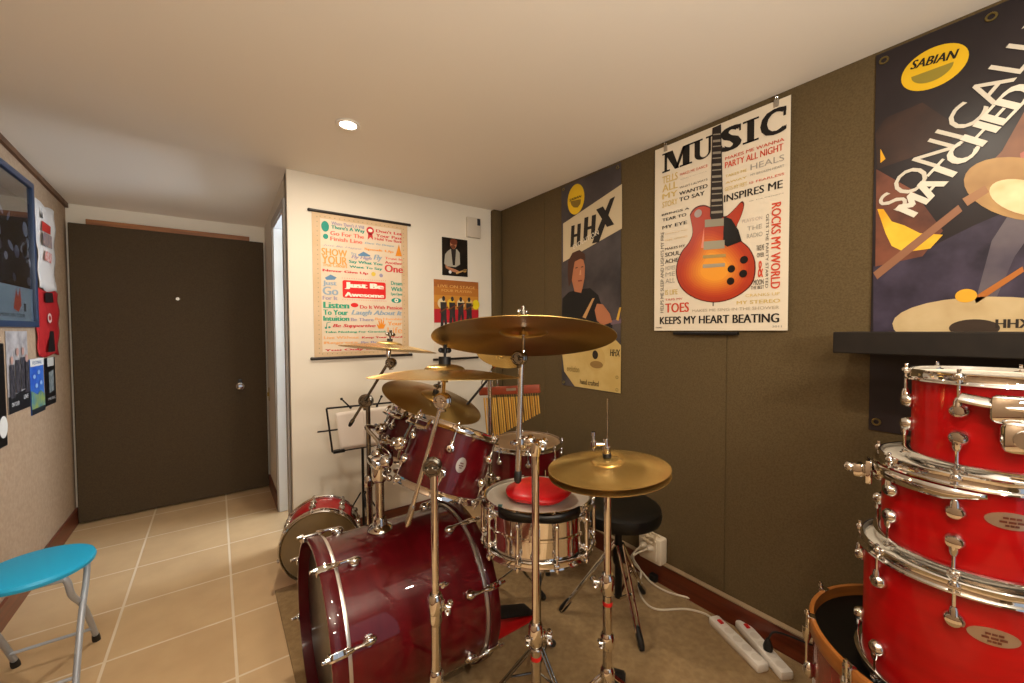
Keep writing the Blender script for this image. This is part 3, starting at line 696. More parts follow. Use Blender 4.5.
rs = thing('hanging_vest', 'bright red sports vest with black side bands pinned to the beige wall', 'shirt', (XL, 3.295, 1.165))
cloth(rs, 'fabric', mat('red_cloth', 'a80f14', .7), 0, 0, .36, .375, None, 2.4)
S = Sign(rs, {'x': XL}, (XL+.016, 3.295, 1.165), (0, 1, 0), (1, 0, 0))
S.poly([(.12, .02), (.25, .02), (.23, .14), (.16, .14)], flat('1a1414'), 1, 'black_band', px=False); S.poly([(.1, .30), (.25, .31), (.24, .365), (.11, .36)], flat('1f1616'), 1, 'black_band', px=False)
S.ell((.17, .215), .035, .028, flat('d8b8b0'), 1, 'emblem', px=False); S.ell((.17, .215), .02, .014, flat('a80f14'), 2, 'emblem_centre', px=False)
S.done()
r, S = leftsign('wall_poster', 'tall black and white poster of a crowd of figures under the blue frame', 'poster', 2.9, .915, .265, .39, flat('8f8a8a', .4, noise=(14, 4, 'b5b0b0', (1, 1, 1))))
S.poly([(0, 0), (.265, 0), (.265, .10), (0, .08)], flat('16171a'), 1, 'dark_lower_band', px=False)
for x, y, s_ in ((.05, .17, .9), (.12, .19, 1.1), (.19, .2, 1.0), (.235, .18, .8)):
    S.ell((x, y+.09*s_), .017, .02, flat('b08a80'), 3, 'figure_heads', px=False); S.poly([(x-.03, y-.1), (x+.03, y-.1), (x+.028, y+.06), (x-.028, y+.06)], flat('2c2a30', noise=(40, 2, '4a464c', (1, 1, 1))), 2, 'figures', px=False)
S.text('ON TOUR', (.03, .03), (.12, .05), flat('c8c8c8'), 2, px=False); S.text('LIVE', (.18, .05), (.24, .07), flat('c8c8c8'), 2, px=False); S.done()
r, S = leftsign('wall_poster', 'narrow blue sky poster under the red vest', 'poster', 3.185, .862, .205, .295, flat('2a55b8', .4, noise=(8, 3, '3f78c8', (1, 1, 1))))
S.poly([(0, .255), (.205, .255), (.205, .295), (0, .295)], flat('d8d6d2'), 1, 'white_band', px=False); S.poly([(0, 0), (.205, 0), (.205, .03), (0, .03)], flat('20262a'), 1, 'dark_band', px=False)
S.poly([(0, .03), (.205, .03), (.205, .09), (.14, .12), (.09, .10), (0, .13)], flat('4f7f86', noise=(20, 3, '8a9a50', (1, 1, 1))), 1, 'ground_print', px=False)
for x, y in ((.05, .2), (.12, .22), (.15, .16), (.08, .15)): S.ell((x, y), .02, .012, flat('8fb0e0'), 2, 'cloud_print', px=False, n=9)
S.text('FESTIVAL', (.03, .265), (.17, .283), flat('506a90'), 2, px=False); S.done()
r, S = leftsign('wall_poster', 'narrow black poster with a white panel beside the blue sky poster', 'poster', 3.41, .876, .185, .275, flat('101216', .4))
S.poly([(.04, .225), (.15, .225), (.15, .275), (.04, .275)], flat('c8c6c0'), 1, 'white_band', px=False); S.poly([(.06, .07), (.14, .08), (.14, .2), (.06, .19)], flat('6a767a', noise=(30, 3, '9aa2a2', (1, 1, 1))), 1, 'grey_panel', px=False)
S.text('MUSIC', (.03, .03), (.16, .045), flat('a8a8a8'), 2, px=False); S.done()
r, S = leftsign('wall_poster', 'black poster with a white disc, cut by the picture edge under the crowd poster', 'poster', 2.5, .78, .375, .47, flat('0d0d0e', .4))
S.ell((.33, .09), .045, .05, flat('d8d6d0'), 1, 'white_disc', px=False); S.text('ROCK', (.05, .3), (.3, .38), flat('c0bcb4'), 1, px=False); S.done()

# ================================================================== drums
def lug_mesh(root, r, z, up, m=CHROME, hoopr=None, L=.05, s=1.0):
    """teardrop lug at angle 0 with its tension rod as a sub-part; up=+1 rod goes to the upper hoop"""
    hoopr = hoopr or r+.011
    b = MB(); x = r
    b.lathe([(0, 0), (.016*s, 0), (.0175*s, .004), (.0165*s, .012), (.012*s, .019), (0, .022)], 18, frame((x-.001, 0, z-up*.008), (1, 0, 0)), sy=1.0)
    b.rod((x+.011, 0, z-up*.004), (x+.011, 0, z+up*.02), [(.0085*s, 0), (.0075*s, .7), (.005, 1)], 14)
    o = b.build('lug', m, root, world=False)
    b = MB(); e = z+up*L
    b.cyl((x+.011, 0, z+up*.015), (x+.011, 0, e), .003, seg=10)
    b.rod((x+.011, 0, e-up*.004), (x+.011, 0, e+up*.004), [(.0085, 0), (.0085, .5), (.006, 1)], 14)
    b.box((x+.011, 0, e+up*.008), (.006, .006, .01), bev=.001)
    b.box((x+.009, 0, e-up*.006), (.014, .02, .009), bev=.003)
    t = b.build('tension_rod', m, o, world=False)
    return o

def hoop_prof(r, zt, zb):
    return [(r+.003, zt-.001), (r+.006, zt), (r+.0085, zt-.002), (r+.0075, zt-.006), (r+.006, zb+.009), (r+.0075, zb+.006), (r+.0145, zb+.004), (r+.0155, zb+.001), (r+.014, zb), (r+.003, zb)]
def head(zt, r, s=1):
    return [(0, zt-s*.003), (r*.9, zt-s*.003), (r*.975, zt-s*.003), (r*.985, zt), (r+.001, zt-s*.004), (r+.0028, zt-s*.012), (r*.97, zt-s*.012), (r*.97, zt-s*.006), (0, zt-s*.006)]

def drum(root, r, depth, nl, shell, htop, hbot, a0=0., badge=None, hooph=.026, hoopm=CHROME, lugs=True, badge_m=SILVER, lugm=CHROME, vent=True):
    rs = r
    b = MB(); b.lathe([(rs, .004), (rs, depth-.004), (rs-.007, depth-.002), (rs-.008, depth-.006), (rs-.008, .006), (rs-.007, .002)], 64, closed=True); b.build('shell', shell, root, world=False)
    MB().lathe(head(depth+.001, rs, 1), 56, closed=False).build('batter_head', htop, root, world=False)
    MB().lathe(head(-.001, rs, -1), 56, closed=False).build('resonant_head', hbot, root, world=False)
    MB().lathe(hoop_prof(rs, depth+.010, depth+.010-hooph), 64, closed=True).build('hoop', hoopm, root, world=False)
    MB().lathe([(x, -y) for x, y in hoop_prof(rs, .010, .010-hooph)], 64, closed=True).build('hoop', hoopm, root, world=False)
    if lugs:
        zl = min(.062, depth*.32)
        L1 = zl+.006
        for up, z in ((1, depth-zl), (-1, zl)):
            src = lug_mesh(root, rs, z, up, lugm, L=L1); src.matrix_local = rotz(a0)
            for k in range(1, nl): inst(src, 'lug', root, rotz(a0+2*PI*k/nl))
    if badge is not None:
        az, w, h_, zc = badge
        b = MB(); n = 24; c0 = b.bm.verts.new(((rs+.0022)*math.cos(az), (rs+.0022)*math.sin(az), zc)); ring = []; ring2 = []
        for i in range(n):
            t = 2*PI*i/n; a_ = az+w/2*math.cos(t)/rs; zz = zc+h_/2*math.sin(t)
            ring.append(b.bm.verts.new(((rs+.0016)*math.cos(a_), (rs+.0016)*math.sin(a_), zz)))
            ring2.append(b.bm.verts.new(((rs-.001)*math.cos(a_), (rs-.001)*math.sin(a_), zz)))
        for i in range(n):
            j = (i+1) % n; b.bm.faces.new((c0, ring[i], ring[j])); b.bm.faces.new((ring[i], ring2[i], ring2[j], ring[j]))
        o = b.build('badge', badge_m, root, world=False)
        b = MB()
        for dz, ww in ((.006, .4), (-.002, .55), (-.009, .3)):
            for q in range(3):
                a_ = az+(q-1)*ww*w*.3/rs; R_ = rs+.0026
                b.box((0, 0, 0), (.001, ww*w*.25, .004), T(R_*math.cos(a_), R_*math.sin(a_), zc+dz) @ rotz(a_))
        b.build('badge_lettering', DARKWOOD, o, world=False, smooth=0)
    return root

def ang_to_cam(p):                                            # bearing from a point towards the viewer
    return math.atan2(-p[1], -p[0])

# ---- bass drum, axis along +x
BR, BL, BX, BY = .279, .441, .285, 1.427
BZ = BR+.016+RZ+.008
BM = frame((BX, BY, BZ), (1, 0, 0), (0, 0, 1))
bd = thing('bass_drum', 'burgundy bass drum lying on its side on the brown carpet', 'drum', BM)
MB().lathe([(BR, 0), (BR, BL), (BR-.008, BL), (BR-.008, 0)], 96, closed=True).build('shell', BURG, bd, world=False)
for z0, z1 in ((-.052, -.010), (BL+.010, BL+.050)):
    MB().lathe([(BR+.004, z0), (BR+.014, z0), (BR+.016, z0+.004), (BR+.016, z1-.004), (BR+.014, z1), (BR+.004, z1)], 96, closed=True).build('hoop', BURGHOOP, bd, world=False)
for z0, z1 in ((-.0105, .0015), (BL-.0015, BL+.0105)):
    MB().lathe([(BR+.0005, z0), (BR+.0075, z0), (BR+.009, (z0+z1)/2), (BR+.0075, z1), (BR+.0005, z1)], 96, closed=True).build('flesh_hoop', ALU, bd, world=False)
MB().lathe([(0, -.020), (BR-.02, -.020), (BR+.003, -.012), (BR+.003, -.008), (0, -.014)], 64).build('resonant_head', HEADBLK, bd, world=False)
MB().lathe([(0, BL+.016), (BR-.02, BL+.016), (BR+.003, BL+.010), (BR+.003, BL+.006), (0, BL+.010)], 64).build('batter_head', HEADCLR, bd, world=False)
def claw(front):
    s = 1 if front else -1; z0 = -.052 if front else BL+.050; zz = lambda v: z0+s*v
    b = MB()
    # hook over the hoop
    b.box((BR+.020, 0, zz(.020)), (.006, .022, .048), bev=.002); b.box((BR+.012, 0, zz(-.004)), (.022, .020, .006), bev=.002)
    b.rod((BR+.020, 0, zz(.036)), (BR+.020, 0, zz(.062)), [(.009, 0), (.008, .6), (.005, 1)], 14)
    o = b.build('claw', CHROME, bd, world=False)
    b = MB(); b.cyl((BR+.022, 0, zz(.05)), (BR+.022, 0, zz(.085)), .0042, seg=10)
    b.cyl((BR+.022, 0, zz(-.006)), (BR+.022, 0, zz(-.016)), .007, seg=12).box((BR+.022, 0, zz(-.020)), (.008, .008, .012), bev=.001)
    b.build('tension_rod', CHROME, o, world=False)
    b = MB(); b.sph((BR+.010, 0, zz(.104)), .014, (1, .95, 1.5)); b.cyl((BR-.001, 0, zz(.104)), (BR+.006, 0, zz(.104)), .016, seg=18); b.rod((BR+.021, 0, zz(.078)), (BR+.016, 0, zz(.098)), [(.0055, 0), (.008, 1)], 12)
    b.build('lug', CHROME, o, world=False)
    return o
CL0 = math.radians(24.5)
for front in (True, False):
    src = claw(front); src.matrix_local = rotz(CL0)
    for k in range(1, 8): inst(src, 'claw', bd, rotz(CL0+k*PI/4))
# tom mount: base, post, cross bracket (world coordinates)
mx_, my_ = .458, BY
b = MB(); b.lathe([(0, -.006), (.040, -.006), (.043, .004), (.038, .014), (.026, .022), (.022, .045), (0, .045)], 28, T(mx_, my_, BZ+BR))
b.sph((mx_-.02, my_-.03, BZ+BR+.02), .012).cyl((mx_-.02, my_-.045, BZ+BR+.02), (mx_-.02, my_-.02, BZ+BR+.02), .006)
mb = b.build('tom_mount', CHROME, bd)
MB().cyl((mx_, my_, BZ+BR+.03), (mx_, my_, .80), .0158, seg=22).build('mount_post', STEEL, mb)
b = MB(); b.rod((mx_, my_, .765), (mx_, my_, .855), [(.022, 0), (.026, .1), (.026, .55), (.03, .6), (.03, .9), (.02, 1)], 22)
for a_ in (.4, 2.2): b.cyl((mx_, my_, .785), (mx_+.05*math.cos(a_-1.6), my_+.05*math.sin(a_-1.6), .785), .006).sph((mx_+.052*math.cos(a_-1.6), my_+.052*math.sin(a_-1.6), .785), .011)
b.box((mx_, my_, .835), (.06, .10, .032), bev=.010)
b.sph((mx_+.01, my_-.045, .845), .024).sph((mx_+.01, my_+.05, .845), .024)
b.build('mount_bracket', CHROME, mb)
# spurs
for s in (-1, 1):
    b = MB(); p0 = Vector((BX+.12, BY+s*.235, .185)); p1 = Vector((BX+.02, BY+s*.37, RZ+.012))
    b.cyl(p0, p1, .008).build('spur', CHROME, bd)
    MB().rod(p1+(p0-p1)*.1, p1-(p0-p1).normalized()*.006, [(.011, 0), (.013, .6), (.006, 1)], 14).build('rubber_foot', BLACK, bd)

# ---- rack toms
def tom_axis(): return Vector((.387, .020, .89)).normalized()
AX = tom_axis()
def rack_tom(label, top, r, dep, badge_px=None, a0=.3):
    M = frame(Vector(top)-AX*(dep+.008), AX)
    t = thing('rack_tom', label, 'drum', M, 'rack toms over the bass drum')
    v = M.inverted() @ CAMP; az = math.atan2(v.y, v.x)
    drum(t, r, dep, 6, BURG, HEADCLR, HEADCLR, a0=az+a0, badge=(az+.34, .034, .05, dep*.5))
    return t, M, az
top2 = G(458.5, 425, 1.5); top1 = G(422, 415, 1.76)
t2, M2, az2 = rack_tom('larger burgundy rack tom, tilted, above the burgundy bass drum', top2, .152, .222, a0=.0)
t1, M1, az1 = rack_tom('smaller burgundy rack tom half hidden behind the larger rack tom', top1, .127, .19, a0=.25)
def suspension(t, M, az, r, dep, da, end):
    a_ = az+da
    P = lambda rr, an, z: M @ Vector((rr*math.cos(an), rr*math.sin(an), z))
    b = MB()
    # curved bracket bar hung from the top hoop rods
    arc = [P(r+.026, a_-.42+.84*i/12, dep-.030) for i in range(13)]
    b.tube(arc, .007, 8, flat=1.6)
    for an in (a_-.42, a_+.42): b.tube([P(r+.026, an, dep-.03), P(r+.02, an, dep-.004), P(r+.012, an, dep+.002)], .006)
    b.tube([P(r+.028, a_, dep-.03), P(r+.034, a_, dep*.5), P(r+.028, a_, dep*.3)], .012, 10, flat=.6)
    b.sph(P(r+.042, a_, dep*.52), .024); b.cyl(P(r+.03, a_, dep*.52), P(r+.072, a_, dep*.52), .015)
    b.sph(P(r+.05, a_+.16, dep*.58), .010)
    o = b.build('suspension_mount', CHROME, t)
    p = P(r+.06, a_, dep*.52); e = Vector(end)
    mid = p+(Vector((p.x, p.y, e.z))-p)*1.0
    b = MB(); b.tube(smooth_path([p, p+(P(r+.2, a_, dep*.4)-p)*.35, e+Vector((0, 0, .01))+(p-e)*.3, e], 6), .0075, 10).build('mount_arm', STEEL, t)
suspension(t2, M2, az2, .152, .215, -1.0, (mx_+.02, my_-.045, .845))
suspension(t1, M1, az1, .127, .19, -.9, (mx_+.02, my_+.05, .845))

# ---- floor tom
fz, fx, fy, fr_ = .664, 1.426, 1.826, .203
fdep = .38
ft = thing('floor_tom', 'burgundy floor tom with a tan head behind the snare drum', 'drum', (fx, fy, fz-fdep-.008))
drum(ft, fr_, fdep, 8, BURG, HEADTAN, HEADCLR, a0=.2, badge=(ang_to_cam((fx, fy))-.5, .035, .05, .2))
for k in range(3):
    a_ = .35+k*2*PI/3; c_, s_ = math.cos(a_), math.sin(a_)
    b = MB(); R_ = fr_+.022
    b.tube(smooth_path([(fx+R_*c_, fy+R_*s_, .56), (fx+R_*c_, fy+R_*s_, .2), (fx+(R_+.02)*c_, fy+(R_+.02)*s_, .08), (fx+(R_+.025)*c_, fy+(R_+.025)*s_, RZ+.015)], 5), .0055, 10)
    lg = b.build('leg', CHROME, ft)
    MB().rod((fx+(R_+.025)*c_, fy+(R_+.025)*s_, RZ+.035), (fx+(R_+.025)*c_, fy+(R_+.025)*s_, RZ), [(.011, 0), (.014, .8), (.013, 1)], 14).build('rubber_foot', BLACK, lg)
    MB().box((0, 0, 0), (.03, .034, .06), T(fx+(fr_+.014)*c_, fy+(fr_+.014)*s_, .45) @ rotz(a_), bev=.006).build('leg_bracket', CHROME, ft)

# ---- snare drum of the kit
sn_c = Vector((.886, 1.066, .735)); sn_n = Vector((.035, .05, 1)).normalized(); sr_, sd_ = .1775, .155
SM = frame(sn_c-sn_n*(sd_+.008), sn_n)
sn = thing('snare_drum', 'chrome steel snare drum on its stand in front of the floor tom', 'drum', SM)
b = MB(); b.lathe([(sr_, .004), (sr_, sd_*.46), (sr_+.004, sd_*.48), (sr_+.004, sd_*.52), (sr_, sd_*.54), (sr_, sd_-.004), (sr_-.004, sd_-.004), (sr_-.004, .004)], 72, closed=True).build('shell', CHROME, sn, world=False)
MB().lathe(head(sd_+.001, sr_, 1), 56).build('batter_head', HEADW, sn, world=False)
MB().lathe(head(-.001, sr_, -1), 56).build('resonant_head', HEADCLR, sn, world=False)
MB().lathe(hoop_prof(sr_, sd_+.011, sd_-.017), 72, closed=True).build('hoop', CHROME, sn, world=False)
MB().lathe([(x, -y) for x, y in hoop_prof(sr_, .011, -.017)], 72, closed=True).build('hoop', CHROME, sn, world=False)
def tubelug(root, r, d):
    b = MB(); x = r+.014
    b.cyl((x, 0, .03), (x, 0, d-.03), .0062, seg=12)
    for z in (.034, d-.034): b.sph((x-.004, 0, z), .010, (1.2, .9, 1.2)); b.cyl((r-.001, 0, z), (x, 0, z), .007)
    o = b.build('lug', CHROME, root, world=False)
    b = MB()
    b.cyl((x, 0, -.012), (x, 0, .03), .003, seg=8).cyl((x, 0, d-.03), (x, 0, d+.013), .003, seg=8)
    for z, s in ((d-.006, 1), (.006, -1)): b.box((x-.003, 0, z), (.014, .018, .011), bev=.003); b.cyl((x, 0, z+s*.006), (x, 0, z+s*.013), .0075, seg=12); b.box((x, 0, z+s*.016), (.006, .006, .008))
    b.build('tension_rod', CHROME, o, world=False)
    return o
azs = math.atan2(*(reversed((SM.inverted() @ CAMP)[:2])))
src = tubelug(sn, sr_, sd_); src.matrix_local = rotz(azs+.3)
for k in range(1, 10): inst(src, 'lug', sn, rotz(azs+.3+k*PI/5))
a_ = azs-.05
b = MB(); Ms = rotz(a_)
b.box((sr_+.016, 0, sd_*.55), (.018, .034, .075), Ms, bev=.004); b.box((sr_+.03, 0, sd_*.72), (.012, .022, .05), Ms, bev=.004); b.cyl(Ms @ Vector((sr_+.03, 0, sd_*.28)), Ms @ Vector((sr_+.03, 0, sd_*.42)), .008); b.sph(Ms @ Vector((sr_+.032, 0, sd_*.3)), .013)
b.build('snare_strainer', CHROME, sn, world=False)
b = MB()
for i in range(9): b.box((0, (i-4)*.005, -.0045), (.30, .002, .002))
for s in (-1, 1): b.box((s*.155, 0, -.0045), (.02, .05, .004))
b.build('snare_wires', STEEL, sn, world=False)
MB().box((0, 0, sd_+.0006), (.022, .014, .001), Ms @ T(.11, -.115, 0)).build('sticker', mat('teal_sticker', '2f6a70', .5), sn, world=False)
# stand under it
ss = thing('snare_stand', 'low chrome basket stand holding the chrome snare drum', 'stand', (sn_c.x, sn_c.y, RZ))
sx, sy_ = sn_c.x, sn_c.y; zb = (SM @ Vector((0, 0, -.02))).z
b = MB(); b.cyl((sx, sy_, .09), (sx, sy_, zb-.07), .0115, seg=16); b.build('centre_tube', DCHROME, ss)
b = MB(); b.rod((sx, sy_, zb-.12), (sx, sy_, zb-.055), [(.018, 0), (.022, .2), (.022, .8), (.014, 1)]); b.sph((sx+.035, sy_-.01, zb-.09), .011, (1, .5, 1)).cyl((sx, sy_, zb-.09), (sx+.035, sy_-.01, zb-.09), .005); b.rod((sx, sy_, .17), (sx, sy_, .215), [(.016, 0), (.018, .5), (.016, 1)]); b.build('collar', DCHROME, ss)
for k in range(3):
    a_ = azs+.0+k*2*PI/3; c_, s_ = math.cos(a_), math.sin(a_); R_ = sr_+.022
    b = MB(); b.tube([(sx, sy_, zb-.07), (sx+.08*c_, sy_+.08*s_, zb-.045), (sx+R_*c_, sy_+R_*s_, zb-.012), (sx+R_*c_, sy_+R_*s_, zb+.012)], .0065, 10)
    ar = b.build('basket_arm', CHROME, ss)
    MB().rod((sx+R_*c_, sy_+R_*s_, zb-.012), (sx+R_*c_, sy_+R_*s_, zb+.022), [(.010, 0), (.0115, .3), (.010, 1)], 12).build('rubber_grip', BLACK, ar)
for k in range(3):
    a_ = math.radians((35, 158, 275)[k]); c_, s_ = math.cos(a_), math.sin(a_); R_ = (.24, .2, .15)[k]
    b = MB()
    for off in (-.006, .006):
        b.tube([(sx-off*s_+.012*c_, sy_+off*c_+.012*s_, .20), (sx-off*s_+R_*c_, sy_+off*c_+R_*s_, RZ+.014)], .0036, 8)
    b.tube([(sx, sy_, .10), (sx+R_*.5*c_, sy_+R_*.5*s_, .105)], .0035, 8)
    lg = b.build('leg', DCHROME, ss)
    d_ = Vector((R_*c_, R_*s_, -.19)).normalized(); e = Vector((sx+R_*c_, sy_+R_*s_, RZ+.014))
    MB().rod(e-d_*.045, e+d_*.006, [(.012, 0), (.0135, .5), (.010, 1)], 12).build('rubber_foot', BLACK, lg)
# red padded cushion lying on the snare, black strap hung across its front
def on_snare(x, y, z): return SM @ (rotz(azs) @ Vector((x, y, z)))
b = MB(); n = 16
prof = []
for i in range(13): prof.append((.112*math.sin(PI*i/12)**.6 if 0 < i < 12 else 0, .024-.024*math.cos(PI*i/12)))
b.lathe(prof, 40, SM @ rotz(azs) @ T(.022, .004, sd_+.001), sy=1.0)
for v in b.bm.verts:
    q = (v.co-SM.translation); v.co += sn_n*(.004*math.sin(38*q.x+3)*math.cos(31*q.y))
rp = b.build('red_pad', REDPAD); ROOTM[rp.name] = Matrix.Identity(4)
tag(rp, 'puffy bright red padded cover lying on the chrome snare drum', 'drum pad')
b = MB()
W_ = 22
pts = []
for i in range(W_+1):
    t = -.62+1.3*i/W_
    R_ = sr_+.026+.003*math.sin(i*.5)
    pts.append((R_*math.cos(t), R_*math.sin(t), sd_+.004-.006*math.cos((i/W_-.5)*4)))
lo, hi = [], []
for i, (x, y, z) in enumerate(pts):
    hw = .014-.003*math.cos((i/W_-.5)*PI*2)
    lo.append(b.bm.verts.new(on_snare(x, y, z-hw))); hi.append(b.bm.verts.new(on_snare(x*1.02, y*1.02, z+hw)))
for i in range(W_): b.bm.faces.new((lo[i], lo[i+1], hi[i+1], hi[i]))
st_ = b.build('strap', BLACKGLOSS); sm_ = st_.modifiers.new('thick', 'SOLIDIFY'); sm_.thickness = .004; sm_.offset = 0
tag(st_, 'glossy black strap hooked across the front rim of the chrome snare drum', 'strap')

# ---- second snare, standing on its rim against the white wall
f2 = Vector((.402, 2.205, .203)); ax2 = Vector((math.cos(math.radians(-105)), math.sin(math.radians(-105)), -.03)).normalized()
d2 = .185
Mf = frame(f2-ax2*(d2+.008), ax2, (0, 0, 1))
f2 = thing('snare_drum', 'red snare drum standing on its rim on the floor beside the white wall', 'drum', Mf)
REDSHELL = mat('red_wine_lacquer', 'a00c14', .4, coat=.6, spec=.2)
drum(f2, .1775, d2, 8, REDSHELL, HEADCLR, HEADW, a0=.2, hooph=.026)
vv = Mf.inverted() @ CAMP
b = MB(); b.box((.035, .045, d2+.0002), (.085, .05, .0012), rotz(.35)).build('paper_label', mat('tan_label', 'cdb48c', .6), f2, world=False)
b = MB(); b.lathe([(.06, d2-.0022), (.12, d2-.0022), (.12, d2-.0012), (.06, d2-.0012)], 30, T(-.055, -.02, 0), closed=True)
b = MB(); b.box((.1775+.014, 0, d2*.5), (.02, .035, .08), rotz(-1.0), bev=.004); b.sph((.2*math.cos(-1.0), .2*math.sin(-1.0), d2*.35), .014); b.build('snare_strainer', DCHROME, f2, world=False)

# ---- bright red stack on the right
gs = 'bright red drums stacked in the corner'
C1 = (1.46, .15)
ob_r, ob_top = .28, .484
ob = thing('bass_drum', 'red bass drum stood on end with wooden rim and black head, under the stack', 'drum', (C1[0], C1[1], 0.0))
obz0 = .009
b = MB(); b.lathe([(ob_r-.004, .05), (ob_r-.004, ob_top-.045), (ob_r-.012, ob_top-.045), (ob_r-.012, .05)], 72, closed=True).build('shell', mat('deep_red_lacquer', '8a0a10', .25, coat=1), ob, world=False)
for z0, z1 in ((obz0, .044), (ob_top-.042, ob_top)):
    MB().lathe([(ob_r-.006, z0), (ob_r+.004, z0), (ob_r+.006, z0+.003), (ob_r+.006, z1-.003), (ob_r+.004, z1), (ob_r-.006, z1)], 72, closed=True).build('hoop', WOODHOOP, ob, world=False)
    s = 1 if z0 > .2 else -1
MB().lathe([(0, ob_top-.036), (ob_r-.03, ob_top-.036), (ob_r-.007, ob_top-.030), (ob_r-.007, ob_top-.042), (0, ob_top-.042)], 64).build('batter_head', HEADBLK, ob, world=False)
def claw2():
    b = MB(); R_ = ob_r
    b.box((R_+.0095, 0, ob_top-.022), (.006, .024, .05), bev=.002); b.box((R_+.002, 0, ob_top+.002), (.018, .022, .004), bev=.0015); b.rod((R_+.012, 0, ob_top-.03), (R_+.012, 0, ob_top-.075), [(.012, 0), (.011, .6), (.006, 1)])
    o = b.build('claw', CHROME, ob, world=False)
    MB().cyl((R_+.012, 0, ob_top+.02), (R_+.012, 0, ob_top-.14), .0035, seg=10).cyl((R_+.012, 0, ob_top+.004), (R_+.012, 0, ob_top+.014), .007, seg=12).build('tension_rod', CHROME, o, world=False)
    MB().sph((R_+.006, 0, ob_top-.155), .016, (.9, .9, 1.5)).build('lug', CHROME, o, world=False)
    return o
src = claw2(); src.matrix_local = rotz(2.0)
for k in range(1, 10): inst(src, 'claw', ob, rotz(2.0+k*PI/5))

def stack(label, c, r, z0, z1, ba, bz, a0, nl=6):
    t = thing('tom_drum', label, 'drum', (c[0], c[1], z0+.016), gs)
    d = z1-z0-.026
    drum(t, r, d, nl, REDLAC, HEADW, HEADW, a0=a0, badge=(ba, .075, .034, bz-z0-.016) if ba is not None else None, badge_m=ROSEGOLD, hooph=.026)
    return t
ca = math.radians
sC = (1.385, .135); sB = (1.396, .122); sA = (1.397, .094)
def bear(c, px): # azimuth on a drum for something in line with an image column
    return None
tC = stack('bright red tom at the bottom of the three stacked toms, standing inside the wooden rim', sC, .166, .452, .780, ca(203), .685, ca(139), 8)
tB = stack('bright red tom in the middle of the three stacked toms', sB, .150, .7652, .994, ca(207), .915, ca(133), 8)
tA = stack('bright red tom on top of the stack, just under the black shelf', sA, .127, .9792, 1.203, None, 1.1, ca(105), 6)
# chrome tom bracket on the top drum
aA = ca(199); b = MB(); Mb = T(sA[0], sA[1], 0) @ rotz(aA)
arc = [Mb @ Vector(((.127+.020)*math.cos(t), (.127+.020)*math.sin(t), 1.158-.012*math.cos(t*2.2))) for t in [(-.55+1.1*i/10) for i in range(11)]]
b.tube(arc, .013, 10, flat=.5)
b.box((.127+.022, 0, 1.138), (.012, .085, .055), Mb, bev=.010); b.box((.127+.030, 0, 1.085), (.03, .06, .065), Mb, bev=.014); b.cyl(Mb @ Vector((.16, 0, 1.085)), Mb @ Vector((.178, 0, 1.085)), .018); b.sph(Mb @ Vector((.165, .038, 1.09)), .016)
b.build('suspension_mount', CHROME, tA)
b = MB(); Mb = T(sB[0], sB[1], 0); n = 22; lo, hi = [], []
for i in range(n+1):
    t = ca(103+90*i/n); f = min(1, (n-i)/5); R_ = .150+.019
    lo.append(b.bm.verts.new((sB[0]+R_*math.cos(t), sB[1]+R_*math.sin(t), .958-.018*f))); hi.append(b.bm.verts.new((sB[0]+R_*math.cos(t), sB[1]+R_*math.sin(t), .966)))
for i in range(n): b.bm.faces.new((lo[i], lo[i+1], hi[i+1], hi[i]))
o = b.build('suspension_mount', CHROME, tB); q = o.modifiers.new('thick', 'SOLIDIFY'); q.thickness = .005; q.offset = 0
Mb = T(sB[0], sB[1], 0) @ rotz(ca(108)); b = MB(); b.box((.178, 0, .935), (.014, .05, .06), Mb, bev=.004); b.box((.196, 0, .935), (.026, .036, .036), Mb, bev=.008); b.sph(Mb @ Vector((.214, 0, .938)), .013); b.build('mount_block', CHROME, o)

# black shelf on the wall
sh = thing('wall_shelf', 'thick dark brown shelf on the olive wall above the red drum stack', 'shelf', (XR-.012, .433, 1.22))
MB().box(((1.575+XR-.012)/2, (.433-1.0)/2, 1.254), (XR-.012-1.575, 1.433, .066), bev=.003).build('board', SHELF, sh, smooth=0)
for y in (-.35, -.85): MB().box((XR-.017, y, 1.15), (.01, .03, .14)).box((XR-.09, y, 1.216), (.15, .03, .01)).build('bracket', BLACKMETAL, sh)

# ================================================================== cymbals
def cym_M(c, s, phi=0.):
    c = Vector(c); w = (c-CAMP).normalized(); e1 = (RX-w*RX.dot(w)).normalized(); e2 = e1.cross(w)
    if e2.dot(UX) < 0: e2 = -e2
    mdir = e2*math.cos(phi)+e1*math.sin(phi)
    n = mdir*math.sqrt(1-s*s)-w*s
    return frame(c, n)
def cym_prof(r, h=None, bell=.27, bh=.075):
    rb = r*bell; h = h if h is not None else r*.075; P = []
    for i in range(9):
        f = i/8; rho = rb*math.sin(f*PI/2); P.append((max(rho, .006), h+.003+r*bh*math.cos(f*PI/2)))
    for i in range(1, 13):
        f = i/12; P.append((rb+(r-rb)*f, (h+.003)*(1-f**1.5)))
    t = .0014
    return P+[(r, -t)]+[(x, z-t) for x, z in reversed(P[:-1])]
CYG = 'cymbals of the drum kit'
def cymbal(label, M, r, m=BRASS, name='cymbal', h=None, group=CYG, edge=None):
    t = MB().lathe(cym_prof(r, h), 96, None, closed=True).build(name, m, None, smooth=25)
    t.matrix_world = M
    return tag(t, label, 'cymbal', group)
MBIG = cym_M(G(523.5, 340, 1.14), -.215, 0); cymbal('large dark crash cymbal seen from below, highest of the kit', MBIG, .256, BRASSD)
MFLAT = cym_M(G(444.5, 377.2, 1.185), .03, 0); cymbal('level crash cymbal on the boom stand before the burgundy bass drum', MFLAT, .217, BRASS, h=.02)
